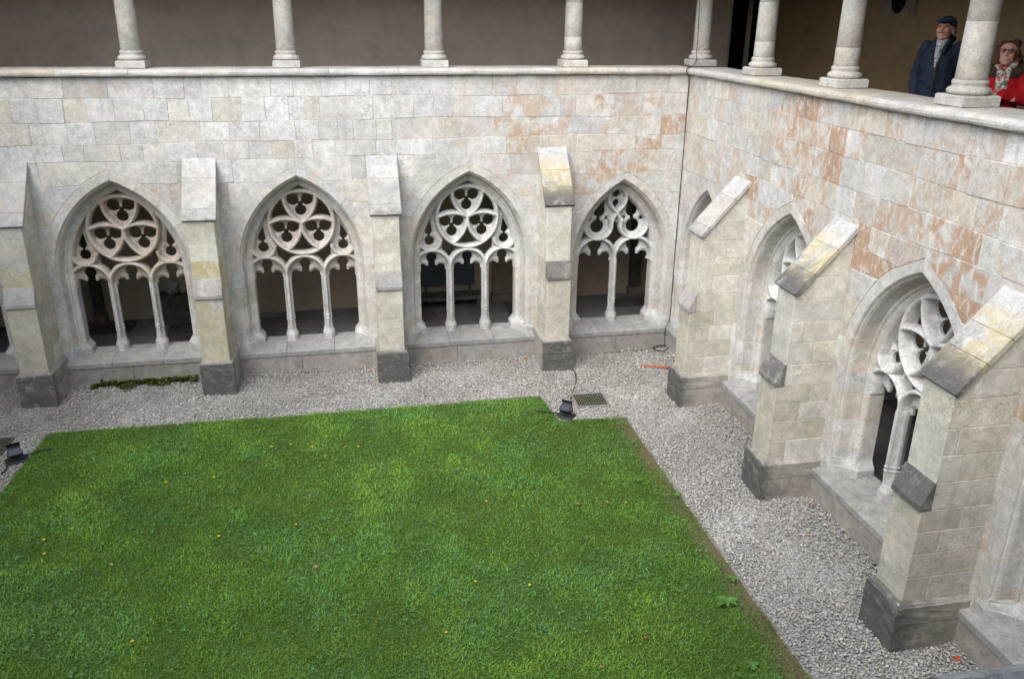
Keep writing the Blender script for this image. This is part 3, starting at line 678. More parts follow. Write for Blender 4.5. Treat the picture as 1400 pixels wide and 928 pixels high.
# ================================================================ COLUMNS
def column_meshes(seed):
    random.seed(seed); out = []
    c = (.55, .53, .47)
    bm = box_bm(None, -.195, .195, -.195, .195, 0, .105, .012); out.append(('plinth', paint(bm_mesh(bm, 'plinth'), jit((.50, .49, .45), .04), (.1, .12, 0))))
    pr = [(.175, .106), (.19, .125), (.192, .145), (.18, .165), (.155, .178), (.15, .19), (.158, .205), (.160, .218), (.152, .232), (.146, .24)]
    out.append(('base_moulding', paint(bm_mesh(lathe_bm(pr, 28), 'base_moulding', True), jit((.50, .485, .44), .04), (.12, .1, 0))))
    zs = [.242]; 
    while zs[-1] < 1.22: zs.append(zs[-1]+(random.choice([.2, .34, .5]) if seed != 3 else 1.0))
    zs = [z for z in zs if z < 1.2]+[1.34]
    rad = lambda z: .139-.020*(z-.24)/1.5
    for a, b in zip(zs[:-1], zs[1:]):
        p = [(rad(a)-.003, a+.0006), (rad(a)-.0003, a+.003), (rad((a+b)/2), (a+b)/2), (rad(b)-.0003, b-.003), (rad(b)-.003, b-.0006)]
        out.append(('drum', paint(bm_mesh(lathe_bm(p, 28), 'drum', True), jit(random.choice([c, (.54, .52, .465), (.56, .535, .47)]), .025), (.2, .13, 0))))
    pr = [(.122, 1.342), (.135, 1.352), (.13, 1.37), (.135, 1.39), (.19, 1.44), (.195, 1.477)]
    out.append(('capital', paint(bm_mesh(lathe_bm(pr, 28), 'capital', True), c, (.1, .05, 0))))
    return out
COLS = [column_meshes(s) for s in (3, 5, 9)]; random.seed(11)
def column(x, y, rot, lbl, k):
    e = empty('column', (x, y, 4.726), rot); tag(e, lbl, 'column', 'gallery columns on the coping')
    for nm, me in COLS[k % 3]: link(nm, me, e, M_STONE)
for i, (x, lb) in enumerate([(-10.44, 'gallery column above the end window of the pale wall'), (-8.32, 'gallery column on the coping between the brown-stained window and the end of the pale wall'), (-6.19, 'gallery column on the coping above the second three-light window of the pale wall'),
                 (-4.02, 'gallery column on the coping above the pale cream grey-tipped buttress'), (-1.85, 'gallery column on the coping above the buttress with the black lower cap slab')]):
    column(x, .31, 0, lb, 0 if i < 4 else 1)
column(.29, .33, 0, 'corner gallery column with a black cable running down it', 0)
for y, lb in ((-1.79, 'thick jointed gallery column beside the dark doorway'), (-3.82, 'jointed gallery column with a crumbling base on the rust-patched wall'), (-5.89, 'jointed gallery column between the man and the woman'), (-7.95, 'gallery column past the woman in red')):
    column(.30, y, R_(-90), lb, 1 if y > -5 else 2)

for x in (-1.95, -4.05, -6.75, -8.6, -10.5): column(x, -12.61, 0, 'gallery column standing on the coping of the viewpoint wing', 0)
for y in (-10.4, -8.3, -6.2, -4.1, -2.0): column(-12.65, y, R_(90), 'gallery column standing on the coping of the plain wing', 0)

# ================================================================ PEOPLE
def ball(bm, c, r):
    r = r if isinstance(r, (tuple, list)) else (r, r, r)
    bmesh.ops.create_icosphere(bm, subdivisions=2, radius=1, matrix=Matrix.Translation(c) @ Matrix.Diagonal((*r, 1)))
def limb(bm, pts):
    for (a, ra), (b, rb) in zip(pts[:-1], pts[1:]):
        a, b = Vector(a), Vector(b); ra = Vector(ra if isinstance(ra, tuple) else (ra,)*3); rb = Vector(rb if isinstance(rb, tuple) else (rb,)*3)
        n = max(3, int((b-a).length/.022))
        for k in range(n+1): t = k/n; ball(bm, a.lerp(b, t), tuple(ra.lerp(rb, t)))
def remesh(bm, name, vox=.011, it=3):
    me = bpy.data.meshes.new(name); bm.to_mesh(me); bm.free(); o = bpy.data.objects.new(name, me); COL.objects.link(o)
    md = o.modifiers.new('r', 'REMESH'); md.mode = 'VOXEL'; md.voxel_size = vox; md.use_smooth_shade = True
    s_ = o.modifiers.new('s', 'SMOOTH'); s_.iterations = it; s_.factor = .5
    dg = bpy.context.evaluated_depsgraph_get(); dg.update(); m2 = bpy.data.meshes.new_from_object(o.evaluated_get(dg)); bpy.data.objects.remove(o); m2.name = name; return m2
def fabric(name, c, rough=.85, sc=14, var=.25, b=.6, bd=.02): return plain(name, c, rough, .2, var, sc, b, bd)
M_SKIN = plain('skin', (.38, .18, .125), .75, .35, .10, 25, .1); M_SKIN2 = plain('fair_skin', (.50, .27, .20), .55, .35, .08, 25, .1)
M_NAVY = fabric('navy_cloth', (.011, .017, .030)); M_RED = fabric('red_wool', (.40, .010, .016)); M_TROUS = fabric('dark_trousers', (.03, .03, .035))
M_HAIR = fabric('brown_hair', (.085, .040, .022), .6, 40, .4, 1, .02); M_FUR = fabric('olive_fur', (.07, .055, .035), .9, 60, .5, 1, .03)
M_MOUST = fabric('grey_moustache', (.20, .16, .13), .8, 60); M_CAPM = fabric('cap_cloth', (.017, .024, .042))
def plaid():
    s = NT('plaid_scarf', .85, .2); n = s.noise(45, 3); n2 = s.noise(18, 2)
    return s.out(s.mix(s.ramp(n2, .45, .55), s.mix(s.ramp(n, .45, .55), (.45, .44, .44), (.06, .065, .09)), (.25, .24, .26)))
M_PLAID = plaid()
def floral():
    s = NT('patterned_scarf', .85, .2); n = s.noise(30, 2); n2 = s.noise(22, 2)
    return s.out(s.mix(s.ramp(n2, .52, .58), s.mix(s.ramp(n, .5, .56), (.60, .55, .46), (.10, .12, .10)), (.45, .12, .12)))
M_FLORAL = floral()
M_SHOE = plain('shoe_leather', (.02, .016, .013)); M_EYE = plain('eye', (.03, .02, .015), .2, .5, 0, 5, 0); M_GLASS = plain('spectacle_frame', (.04, .02, .02), .3, .5, 0, 5, 0)
def head_shape(bm, hz, yaw, pitch, k=1.):
    """head centred at height hz; front is -y; returns the matrix of the head"""
    M = Matrix.Translation((0, -.01, hz)) @ Matrix.Rotation(yaw, 4, 'Z') @ Matrix.Rotation(pitch, 4, 'X') @ Matrix.Diagonal((k, k, k, 1))
    def b(c, r):
        bmesh.ops.create_icosphere(bm, subdivisions=3, radius=1, matrix=M @ Matrix.Translation(c) @ Matrix.Diagonal((*(r if isinstance(r, tuple) else (r,)*3), 1)))
    b((0, .012, .030), (.076, .095, .088)); b((0, -.022, -.040), (.060, .068, .072)); b((0, -.060, -.085), (.026, .024, .022))   # skull, jaw, chin
    for s in (-1, 1):
        b((s*.038, -.070, -.018), (.022, .020, .018)); b((s*.076, .012, -.012), (.009, .020, .032)); b((s*.030, -.078, .034), (.024, .012, .009))
    b((0, -.094, -.006), (.010, .014, .026)); b((0, -.104, -.022), (.015, .014, .011)); b((0, -.086, .012), (.010, .010, .02))
    b((0, -.086, -.052), (.022, .009, .006)); b((0, -.084, -.062), (.019, .010, .007))
    return M
def person(loc, rotz, hz, k, yaw, pitch, skin, woman, lbl):
    sc = hz/1.55
    bm = bmesh.new()
    M = head_shape(bm, hz, yaw, pitch, k)
    limb(bm, [((0, .015, 1.36*sc), .062), ((0, -.005, hz-.07), .054)])                                   # neck
    limb(bm, [((0, .02, .95*sc), (.155, .11, .10)), ((0, .015, 1.12*sc), (.14, .10, .10)), ((0, .015, 1.30*sc), (.165, .11, .10)), ((0, .015, 1.385*sc), (.13, .085, .05))])
    for s in (-1, 1):
        limb(bm, [((s*.085, .02, .90*sc), .09), ((s*.10, .0, .50*sc), .062), ((s*.105, .03, .09), .042)]); limb(bm, [((s*.105, .03, .05), (.045, .05, .045)), ((s*.115, -.12, .035), (.042, .06, .03))])
        if woman:   # folded arms
            limb(bm, [((s*.17, .02, 1.36*sc), .055), ((s*.235, -.03, 1.10*sc), .046), ((s*-.02, -.20-.02*s, (1.13+.015*s)*sc), .034)])
            hx = s*-.07; hand = (hx, -.205-.02*s, (1.135+.015*s)*sc)
        else:
            limb(bm, [((s*.19, .02, 1.37*sc), .058), ((s*.27, .06, 1.09*sc), .047), ((s*.215, -.06, .88*sc), .036)]); hand = (s*.20, -.085, .82*sc)
        ball(bm, hand, (.036, .022, .045))
        for f in range(4): limb(bm, [((hand[0]+(-s*.03 if woman else (f-1.5)*.016), hand[1]-.012, hand[2]+((f-1.5)*.016 if woman else -.03)), .009), ((hand[0]+(-s*.08 if woman else (f-1.5)*.017), hand[1]-.014, hand[2]+((f-1.5)*.015 if woman else -.085+abs(f-1.5)*.008)), .0075)])
        limb(bm, [((hand[0], hand[1]-.02, hand[2]+.02), .010), ((hand[0]-s*.035, hand[1]-.032, hand[2]+.035), .009)])
    me = remesh(bm, 'person', .008, 2); XS = .93 if woman else .85
    for v in me.vertices:
        if .2 < v.co.z < hz-.13: v.co.x *= XS
    for m in (skin, M_TROUS, M_SHOE): me.materials.append(m)
    for p in me.polygons:
        z = p.center.z; p.material_index = 2 if z < .085 else (1 if z < .98*sc and abs(p.center.x) < .19 else 0)
    o = link('person', me, None, None, loc, rotz); tag(o, lbl, 'person', 'visitors in the gallery')
    def child(name, bm, mat, vox=.009, it=2):
        mm = remesh(bm, name, vox, it)
        if name in ('jacket', 'coat', 'fur_collar', 'collar', 'scarf'): mm.transform(Matrix.Diagonal((XS, 1, 1, 1)))
        if name in ('jacket', 'coat'):
            for v in mm.vertices:
                c_ = v.co; k_ = .006*math.sin(c_.z*52+c_.x*24+3*math.sin(c_.x*9+c_.y*7))+.004*math.sin(c_.z*21-c_.x*40+c_.y*30)
                q_ = Vector((c_.x, c_.y, 0)); q_ = q_.normalized() if q_.length > .02 else Vector((0, -1, 0)); v.co += q_*k_
        return link(name, mm, o, mat)
    def H(p): return M @ Vector(p)
    def hb(bm, c, r, rot=None):
        bmesh.ops.create_icosphere(bm, subdivisions=3, radius=1, matrix=M @ Matrix.Translation(c) @ (rot or Matrix.Identity(4)) @ Matrix.Diagonal((*(r if isinstance(r, tuple) else (r,)*3), 1)))
    for s in (-1, 1):
        b2 = bmesh.new(); hb(b2, (s*.031, -.080, .016), (.012, .008, .0065)); link('eye', bm_mesh(b2, 'eye', True), o, M_EYE)
    # coat
    b2 = bmesh.new(); t = .028
    if woman:
        limb(b2, [((0, .02, .62*sc), (.215, .17, .05)), ((0, .02, .88*sc), (.205, .155, .10)), ((0, .0, 1.12*sc), (.18, .145, .10)), ((0, -.0, 1.28*sc), (.19, .14, .08)), ((0, .02, 1.375*sc), (.15, .10, .05))])
        for s in (-1, 1):
            limb(b2, [((s*.165, .02, 1.365*sc), .080), ((s*.255, -.04, 1.105*sc), .070), ((s*.03, -.205-.022*s, (1.135+.02*s)*sc), .056)])
        child('coat', b2, M_RED, .010, 3)
        b2 = bmesh.new()
        for a in np.linspace(-2.75, 2.75, 30):      # fur collar / hood edge
            ball(b2, (.155*math.sin(a), .02+.115*math.cos(a)*(1 if math.cos(a) > 0 else .95), (1.405+.05*math.cos(a))*sc), .05+.012*random.random())
        child('fur_collar', b2, M_FUR, .010, 0)
        b2 = bmesh.new()
        for s in (-1, 1): limb(b2, [((s*.085, .0, 1.46*sc), .034), ((s*.03, -.13, 1.36*sc), .036), ((s*.022, -.155, 1.20*sc), .038)])
        limb(b2, [((.0, -.145, 1.30*sc), (.045, .03, .03)), ((.012, -.155, 1.16*sc), (.05, .02, .03))])
        child('scarf', b2, M_FLORAL, .009, 1)
        b2 = bmesh.new(); hb(b2, (0, .03, .045), (.084, .088, .080)); 
        for i in range(46):
            a = random.uniform(-2.3, 2.3); z = random.uniform(-.075, .10); rr = .088 if z < .06 else .06
            hb(b2, (rr*math.sin(a)*1.02, .028+rr*math.cos(a)*1.05, z), random.uniform(.022, .036))
        for x in np.linspace(-.06, .06, 7): hb(b2, (x, -.048+abs(x)*.3, .094-abs(x)*.25), .018)
        child('hair', b2, M_HAIR, .008, 0)
        b2 = bmesh.new()
        for s in (-1, 1): tube_bm([H((s*.034+.023*math.cos(q), -.104+.3*abs(.023*math.cos(q))*.3, .014+.017*math.sin(q))) for q in np.linspace(0, 2*math.pi, 17)], .0028, 5, b2)
        tube_bm([H((-.012, -.106, .018)), H((.012, -.106, .018))], .0025, 5, b2)
        for s in (-1, 1): tube_bm([H((s*.057, -.100, .018)), H((s*.084, .0, .012))], .0022, 5, b2)
        link('spectacles', bm_mesh(b2, 'spectacles', True), o, M_GLASS)
    else:
        limb(b2, [((0, .02, .76*sc), (.215, .155, .04)), ((0, .02, .95*sc), (.205, .15, .10)), ((0, .01, 1.12*sc), (.205, .15, .10)), ((0, .015, 1.29*sc), (.215, .145, .09)), ((0, .02, 1.385*sc), (.16, .10, .05))])
        for s in (-1, 1):
            limb(b2, [((s*.19, .02, 1.365*sc), .088), ((s*.285, .065, 1.09*sc), .076), ((s*.225, -.065, .87*sc), .066)])
        child('jacket', b2, M_NAVY, .010, 3)
        b2 = bmesh.new()
        for s in (-1, 1): limb(b2, [((s*.09, .06, 1.465*sc), (.03, .03, .035)), ((s*.085, -.06, 1.43*sc), (.028, .026, .04)), ((s*.055, -.125, 1.35*sc), (.035, .018, .03))])
        limb(b2, [((-.09, .06, 1.465*sc), .034), ((.09, .06, 1.465*sc), .034)]); child('collar', b2, M_NAVY, .009, 1)
        b2 = bmesh.new()
        limb(b2, [((0, -.045, 1.45*sc), (.075, .05, .03)), ((0, -.115, 1.36*sc), (.05, .04, .04)), ((0, -.150, 1.20*sc), (.018, .016, .03))]); child('scarf', b2, M_PLAID, .008, 1)
        b2 = bmesh.new()
        for i in range(4): bmesh.ops.create_icosphere(b2, subdivisions=1, radius=.010, matrix=Matrix.Translation((.025, -.168+.004*i, (1.19-.10*i)*sc)))
        link('buttons', bm_mesh(b2, 'buttons', True), o, M_BLACK)
        b2 = bmesh.new(); tube_bm([(.012, -.160, 1.24*sc), (.010, -.168, 1.10*sc), (.010, -.170, .95*sc), (.012, -.168, .78*sc)], .006, 6, b2); link('placket_seam', bm_mesh(b2, 'placket_seam', True), o, M_BLACK)
        b2 = bmesh.new(); hb(b2, (0, .012, .058), (.085, .102, .070)); hb(b2, (0, .012, .048), (.086, .103, .03))
        hb(b2, (0, -.118, .055), (.066, .058, .009), Matrix.Rotation(R_(8), 4, 'X')); hb(b2, (0, .01, .128), .008); child('cap', b2, M_CAPM, .006, 1)
        b2 = bmesh.new()
        for s in (-1, 1): hb(b2, (s*.016, -.099, -.040), (.022, .009, .009)); 
        child('moustache', b2, M_MOUST, .004, 1)
        b2 = bmesh.new()
        for s in (-1, 1): hb(b2, (s*.070, .04, -.0), (.014, .045, .035))
        hb(b2, (0, .085, -.01), (.06, .025, .04)); child('hair', b2, M_MOUST, .006, 1)
    return o
person((.98, -4.52, GF), R_(-52), 1.62, 1.12, R_(-3), R_(-12), M_SKIN, False, 'man in a dark navy jacket and cap looking up, hands in pockets')
person((.92, -5.56, GF), R_(-42), 1.42, 1.06, R_(-6), R_(-12), M_SKIN2, True, 'woman in a red coat with fur collar, scarf and glasses, arms folded')

# ================================================================ SMALL THINGS ON THE GROUND
def cable(name, pts, r, lbl, cat='cable', n=8):
    o = link(name, bm_mesh(tube_bm(smooth_pts(pts, n), r, 6), name, True), None, M_RUBBER); tag(o, lbl, cat); return o
cable('power_cable', [(.10, .16, 6.15), (.14, .16, 5.2), (.13, .14, 4.95), (.10, .05, 4.82), (.0, -.02, 4.735), (-.095, -.085, 4.725), (-.105, -.1, 4.66), (-.03, -.03, 4.55), (-.022, -.022, 4.2), (-.02, -.022, 3), (-.024, -.02, 2), (-.02, -.024, 1.0), (-.03, -.03, .5), (-.13, -.13, .40), (-.125, -.13, .2), (-.12, -.14, .04)], .0055, 'thin black cable hanging down the inner corner from the corner column')
ci = [(-.24+.12*math.cos(q)+.006*q, -.20+.11*math.sin(q), .03+.004*q) for q in np.linspace(0, 8.0, 26)]
cable('cable_coil', ci+[(-.45, -.15, .025), (-.8, -.14, .02), (-1.2, -.17, .02), (-1.6, -.15, .02), (-1.93, -.17, .02)], .007, 'black cable coiled at the inner corner and running along the wall foot', n=3)
cable('power_cable', [(-1.96, -.70, .02), (-1.96, -.95, .02), (-2.05, -1.3, .02), (-2.22, -1.7, .02), (-2.32, -2.0, .02), (-2.36, -2.25, .03), (-2.45, -2.40, .06)], .010, 'black cable from the plinth to the floodlight by the floor grate')
cable('power_cable', [(-2.60, -2.36, .05), (-2.72, -2.28, .04), (-2.9, -2.22, .05)], .009, 'short black cable end lying on the turf beside the floodlight')
cable('power_cable', [(-9.93, -2.55, .05), (-9.95, -2.72, .02), (-10.1, -2.92, .02), (-10.4, -3.0, .02)], .010, 'black cable curling from the floodlight at the rounded lawn corner')
cable('power_cable', [(-9.80, -2.33, .05), (-9.66, -2.24, .05), (-9.5, -2.22, .06)], .009, 'black cable end running into the turf at the rounded lawn corner')
M_LENS = plain('lamp_glass', (.03, .035, .045), .06, .6, .05, 4, 0)
def floodlight(x, y, rz, tilt, lbl):
    e = empty('floodlight', (x, y, .0), rz); e.scale = (.8, .8, .9); tag(e, lbl, 'floodlight', 'floodlights on the gravel')
    link('base_plate', bm_mesh(box_bm(None, -.16, .16, -.115, .115, .012, .045, .006), 'base_plate'), e, M_BLACK)
    bm = bmesh.new(); tube_bm([(-.105, 0, .046), (-.105, 0, .15)], .010, 6, bm); tube_bm([(.105, 0, .046), (.105, 0, .15)], .010, 6, bm); tube_bm([(-.105, 0, .05), (.105, 0, .05)], .010, 6, bm)
    link('bracket', bm_mesh(bm, 'bracket'), e, M_BLACK)
    T = Matrix.Translation((0, 0, .15)) @ Matrix.Rotation(tilt, 4, 'X')
    def part(nm, b, m, par=e): me = bm_mesh(b, nm); me.transform(T); return link(nm, me, par, m)
    b = bmesh.new(); rg = []
    for yy, hx, hz in ((.0, .062, .05), (.02, .075, .062), (.07, .092, .078), (.09, .095, .08)): rg.append([(-hx, yy-.05, -hz), (hx, yy-.05, -hz), (hx, yy-.05, hz), (-hx, yy-.05, hz)])
    loft_bm(rg, b)
    for i in range(5): box_bm(b, -.055+i*.025, -.049+i*.025, -.085, -.045, -.05, .05)
    h_ = part('housing', b, M_BLACK)
    b = bmesh.new(); box_bm(b, -.098, .098, .036, .050, -.084, -.07); box_bm(b, -.098, .098, .036, .050, .07, .084); box_bm(b, -.098, -.084, .036, .05, -.0695, .0695); box_bm(b, .084, .098, .036, .05, -.0695, .0695); part('bezel', b, M_BLACK)
    b = bmesh.new(); box_bm(b, -.083, .083, .041, .046, -.069, .069); part('glass', b, M_LENS)
    b = bmesh.new(); rg = [(-.1, .05, .085), (.1, .05, .085), (.115, .13, .12), (-.115, .13, .12)]; box_bm(b, -.1, .1, .05, .12, .085, .090); part('visor', b, M_BLACK)
floodlight(-2.50, -2.40, R_(140), R_(62), 'black floodlight on a square base plate beside the floor grate')
floodlight(-9.885, -2.40, R_(205), R_(62), 'black floodlight on a base plate at the rounded lawn corner')
def grate(x, y, lbl, m1, wx=.5, wy=.46, rz=0.):
    e = empty('floor_grate', (x, y, 0), rz); tag(e, lbl, 'grate')
    link('pit', bm_mesh(box_bm(None, -wx/2+.02, wx/2-.02, -wy/2+.02, wy/2-.02, .001, .006), 'pit'), e, M_DARK)  # no hole here: black plate on the ground, painted as shade below the bars
    b = bmesh.new(); t = .022
    box_bm(b, -wx/2, wx/2, -wy/2, -wy/2+t, .002, .032, .003); box_bm(b, -wx/2, wx/2, wy/2-t, wy/2, .002, .032, .003); box_bm(b, -wx/2, -wx/2+t, -wy/2+t+.001, wy/2-t-.001, .002, .031, .003); box_bm(b, wx/2-t, wx/2, -wy/2+t+.001, wy/2-t-.001, .002, .031, .003)
    link('frame', bm_mesh(b, 'frame'), e, m1)
    b = bmesh.new()
    for i in range(1, 12): xx = -wx/2+t+(wx-2*t)*i/12; box_bm(b, xx-.0065, xx+.0065, -wy/2+t, wy/2-t, .010, .024)
    for i in range(1, 5): yy = -wy/2+t+(wy-2*t)*i/5; box_bm(b, -wx/2+t, wx/2-t, yy-.006, yy+.006, .008, .0225)
    link('grille', bm_mesh(b, 'grille'), e, M_IRON)
    return e
grate(-1.995, -1.935, 'square iron floor grate set in gravel by the lawn notch', M_FRAME, rz=-.03); grate(-10.37, -1.945, 'dark iron floor grate beside the rounded lawn corner', M_IRON, .46, .48)
def scrap_bm(s, bm=None):
    n = 9; pts = [(s*(1+.35*math.sin(i*2.4))*math.cos(2*math.pi*i/n), s*.7*(1+.35*math.cos(i*1.9))*math.sin(2*math.pi*i/n)) for i in range(n)]
    bm = bmesh.new(); V = [bm.verts.new((x, y, .012+.25*s*math.sin(x*60)*math.cos(y*50))) for x, y in pts]; W = [bm.verts.new((x, y, .008+.25*s*math.sin(x*60)*math.cos(y*50))) for x, y in pts]
    bm.faces.new(V); bm.faces.new(W[::-1])
    for i in range(n): bm.faces.new((V[i], V[(i+1) % n], W[(i+1) % n], W[i]))
    return bm
M_REDL = plain('orange_red_leaf', (.30, .06, .025), .6, .3, .35, 60, .2); M_PINK = plain('pale_leaf', (.30, .17, .10), .6, .3, .3, 60, .2)
sm = bm_mesh(scrap_bm(.036), 'leaf_scrap'); sm.materials.append(M_REDL); sm2 = bm_mesh(scrap_bm(.022), 'leaf_scrap')
for x, y, lb in ((-9.62, -.17, 'between the blocky dark plinth and the weed strip'), (-7.12, -.16, 'beside the ochre-stained buttress under the second three-light window'), (-5.26, -.17, 'on the second-window side of the pale cream buttress'),
                 (-4.52, -.18, 'between the pale cream buttress and the clean pale window'), (-2.63, -.19, 'between the clean pale window and the black-capped buttress'), (-.17, -2.57, 'beside the plinth of the corner-cable buttress'),
                 (-.17, -5.22, 'beside the plinth with the yellow-lichened cap'), (-.17, -6.62, 'under the sill next to the broadest-capped buttress'), (-.2, -7.83, 'by the mossy plinth and the coping edge')):
    o = link('leaf_scrap', sm, None, M_REDL, (x, y, .02), random.uniform(0, 6)); o.scale = (1, random.uniform(.7, 1.3), 1); tag(o, 'orange-red leaf scrap on gravel '+lb, 'leaf', 'orange-red scraps at the plinths')
bm = bmesh.new(); slab_bm([(-.30, -.03), (.0, -.035), (.31, -.012), (.30, .03), (.0, .035), (-.22, .02), (-.33, .005)], .012, .026, .004, lambda p, q, w_: (p, q, w_+.004*math.sin(p*14)), 0, bm)
o = link('orange_strip', bm_mesh(bm, 'orange_strip'), None, plain('orange_tape', (.36, .085, .04), .6, .3, .25, 30, .2), (-.50, -.93, .01), R_(-20)); tag(o, 'flat orange strip lying on the gravel by the corner buttress plinth', 'strip')
for x, y in ((-5.75, -.93), (-.55, -5.8), (-.75, -5.75)):
    o = link('leaf_scrap', sm2, None, M_PINK, (x, y, .02), random.uniform(0, 6)); tag(o, 'faded tan leaf lying on open gravel', 'leaf', 'tan leaves on the gravel')
for x, y, m in ((-6.0, -5.42, M_PINK), (-2.93, -7.07, M_REDL), (-3.45, -7.36, M_PINK), (-2.6, -4.77, M_PINK), (-2.95, -4.75, M_PINK)):
    o = link('fallen_leaf', sm2, None, None, (x, y, .045), random.uniform(0, 6)); o.material_slots[0].link = 'OBJECT'; o.material_slots[0].material = m
    tag(o, 'small fallen leaf lying on the lawn', 'leaf', 'fallen leaves on the lawn')
M_YEL = plain('yellow_petals', (.55, .42, .02), .6, .3, .1, 60, 0); M_STEM = plain('stem_green', (.06, .12, .02), .7, .2, .1, 30, 0)
b = bmesh.new()
for k in range(14):
    a = 2*math.pi*k/14; r = .022
    V = [b.verts.new(p) for p in ((0, 0, .052), (r*.6*math.cos(a-.2), r*.6*math.sin(a-.2), .056), (r*math.cos(a), r*math.sin(a), .058), (r*.6*math.cos(a+.2), r*.6*math.sin(a+.2), .056))]; b.faces.new(V)
FLW = bm_mesh(b, 'dandelion'); STM = bm_mesh(tube_bm([(0, 0, 0), (.003, .002, .03), (0, 0, .051)], .0022, 5), 'stem')
import sys
def ground_px(px, py):
    d = F+RX*((px-700)/1134.93)-UY*((py-464)/1134.93); t = -CAM.z/d.z; return CAM+d*t
for px, py in ((228, 664), (293, 657), (405, 722), (445, 628), (427, 615), (472, 615), (490, 615), (154, 777), (300, 738), (61, 743), (182, 882), (274, 630), (372, 615), (398, 612), (610, 870), (650, 800), (724, 805), (62, 762), (112, 655), (585, 560), (665, 690), (855, 692)):
    p = ground_px(px, py); o = link('dandelion', FLW, None, M_YEL, (p.x, p.y, .0), random.uniform(0, 6)); o.scale = (random.uniform(.6, 1.0),)*2+(1,)
    tag(o, 'small yellow dandelion flower in the lawn', 'flower', 'dandelions in the lawn'); link('stem', STM, o, M_STEM)

# ================================================================ GRAVEL, GRASS AND WEEDS (uncountable)
def col_attr(me, cols):
    a = me.color_attributes.new('Col', 'FLOAT_COLOR', 'POINT'); c = np.ones((len(cols), 4), np.float32); c[:, :3] = cols; a.data.foreach_set('color', c.ravel())
def raw_mesh(name, V, Fc, nper):
    me = bpy.data.meshes.new(name); nf = len(Fc)//nper
    me.vertices.add(len(V)); me.vertices.foreach_set('co', V.astype(np.float32).ravel()); me.loops.add(len(Fc)); me.loops.foreach_set('vertex_index', Fc.astype(np.int32))
    me.polygons.add(nf); me.polygons.foreach_set('loop_start', np.arange(0, nf*nper, nper, dtype=np.int32)); me.update(calc_edges=True); return me
# gravel
N = 105000
px = rng.uniform(-12.2, .02, N); py = rng.uniform(-9.6, -.02, N); keep = ~in_lawn(px, py) & ((px > -11.6) | (py > -2)) & ~((px < -9.9) & (py < -4.5))
N = 1
def sample_gravel(n):
    X, Y = [], []
    for x0, x1, y0, y1, f in ((-12.2, -.02, -1.75, .02, 1.), (-2.75, -.02, -2.62, -1.75, 1.), (-1.67, .0, -8.9, -2.6, 1.), (-11.4, -9.7, -3.8, -1.7, 1.)):
        k = int(n*(x1-x0)*(y1-y0)*f); X.append(rng.uniform(x0, x1, k)); Y.append(rng.uniform(y0, y1, k))
    x = np.concatenate(X); y = np.concatenate(Y); m = ~in_lawn(x, y)
    for bx in (-10.094, -7.545, -4.895, -2.219): m &= ~((np.abs(x-bx) < .24) & (y > -.75))
    for by in (-2.165, -4.769, -7.382): m &= ~((np.abs(y-by) < .24) & (x > -.75))
    m &= ~((np.abs(x+1.995) < .26) & (np.abs(y+1.935) < .24)); m &= ~((np.abs(x+10.37) < .24) & (np.abs(y+1.945) < .25))
    return x[m], y[m]
gx, gy = sample_gravel(2700); N = len(gx)
base = np.array([(1, 0, 0), (0, 1, 0), (-1, 0, 0), (0, -1, 0), (0, 0, 1), (0, 0, -1)], float); fo = np.array([(0, 1, 4), (1, 2, 4), (2, 3, 4), (3, 0, 4), (1, 0, 5), (2, 1, 5), (3, 2, 5), (0, 3, 5)])
s = rng.lognormal(math.log(.0100), .38, N).clip(.005, .026); an = rng.uniform(0, 6.28, N); el = np.stack([rng.uniform(.8, 1.4, N), rng.uniform(.65, 1., N), rng.uniform(.4, .75, N)], 1)
P = base[None]*(1+rng.uniform(-.3, .3, (N, 6, 1)))+rng.uniform(-.22, .22, (N, 6, 3)); P *= (s[:, None]*el)[:, None, :]
tl = rng.normal(0, .35, (N, 2)); P[:, :, 2] += P[:, :, 0]*tl[:, :1]+P[:, :, 1]*tl[:, 1:]
c_, s_ = np.cos(an)[:, None], np.sin(an)[:, None]; Q = np.empty_like(P); Q[:, :, 0] = P[:, :, 0]*c_-P[:, :, 1]*s_+gx[:, None]; Q[:, :, 1] = P[:, :, 0]*s_+P[:, :, 1]*c_+gy[:, None]
dw = np.minimum(np.abs(gy-.0), np.abs(gx-.0)); Q[:, :, 2] = P[:, :, 2]+(.010+.024*np.clip(lump(gx, gy, 2.2), -1, 1)*.5+.05*np.exp(-dw/.13)+rng.uniform(-.004, .006, N))[:, None]
me = raw_mesh('gravel', Q.reshape(-1, 3), (np.arange(N)[:, None, None]*6+fo[None]).ravel(), 3)
pal = .97*np.array([(.41, .40, .385), (.35, .345, .33), (.47, .46, .435), (.28, .27, .255), (.41, .365, .29), (.17, .16, .15), (.32, .31, .305), (.54, .53, .51)]); pi = rng.choice(len(pal), N, p=[.24, .22, .14, .12, .09, .07, .08, .04])
pal = pal.mean(0)+(pal-pal.mean(0))*.72; cc = pal[pi]*(1+rng.uniform(-.12, .12, (N, 1)))*(1+.12*lump(gx, gy, .8)+.07*lump(gx, gy, 3.1))[:, None]*np.array((1, .985, .955))[None]; col_attr(me, np.repeat(cc, 6, 0))
o = link('gravel', me, None, M_PEB); tag(o, 'pale grey crushed gravel strip round the lawn', 'gravel', kind='stuff')
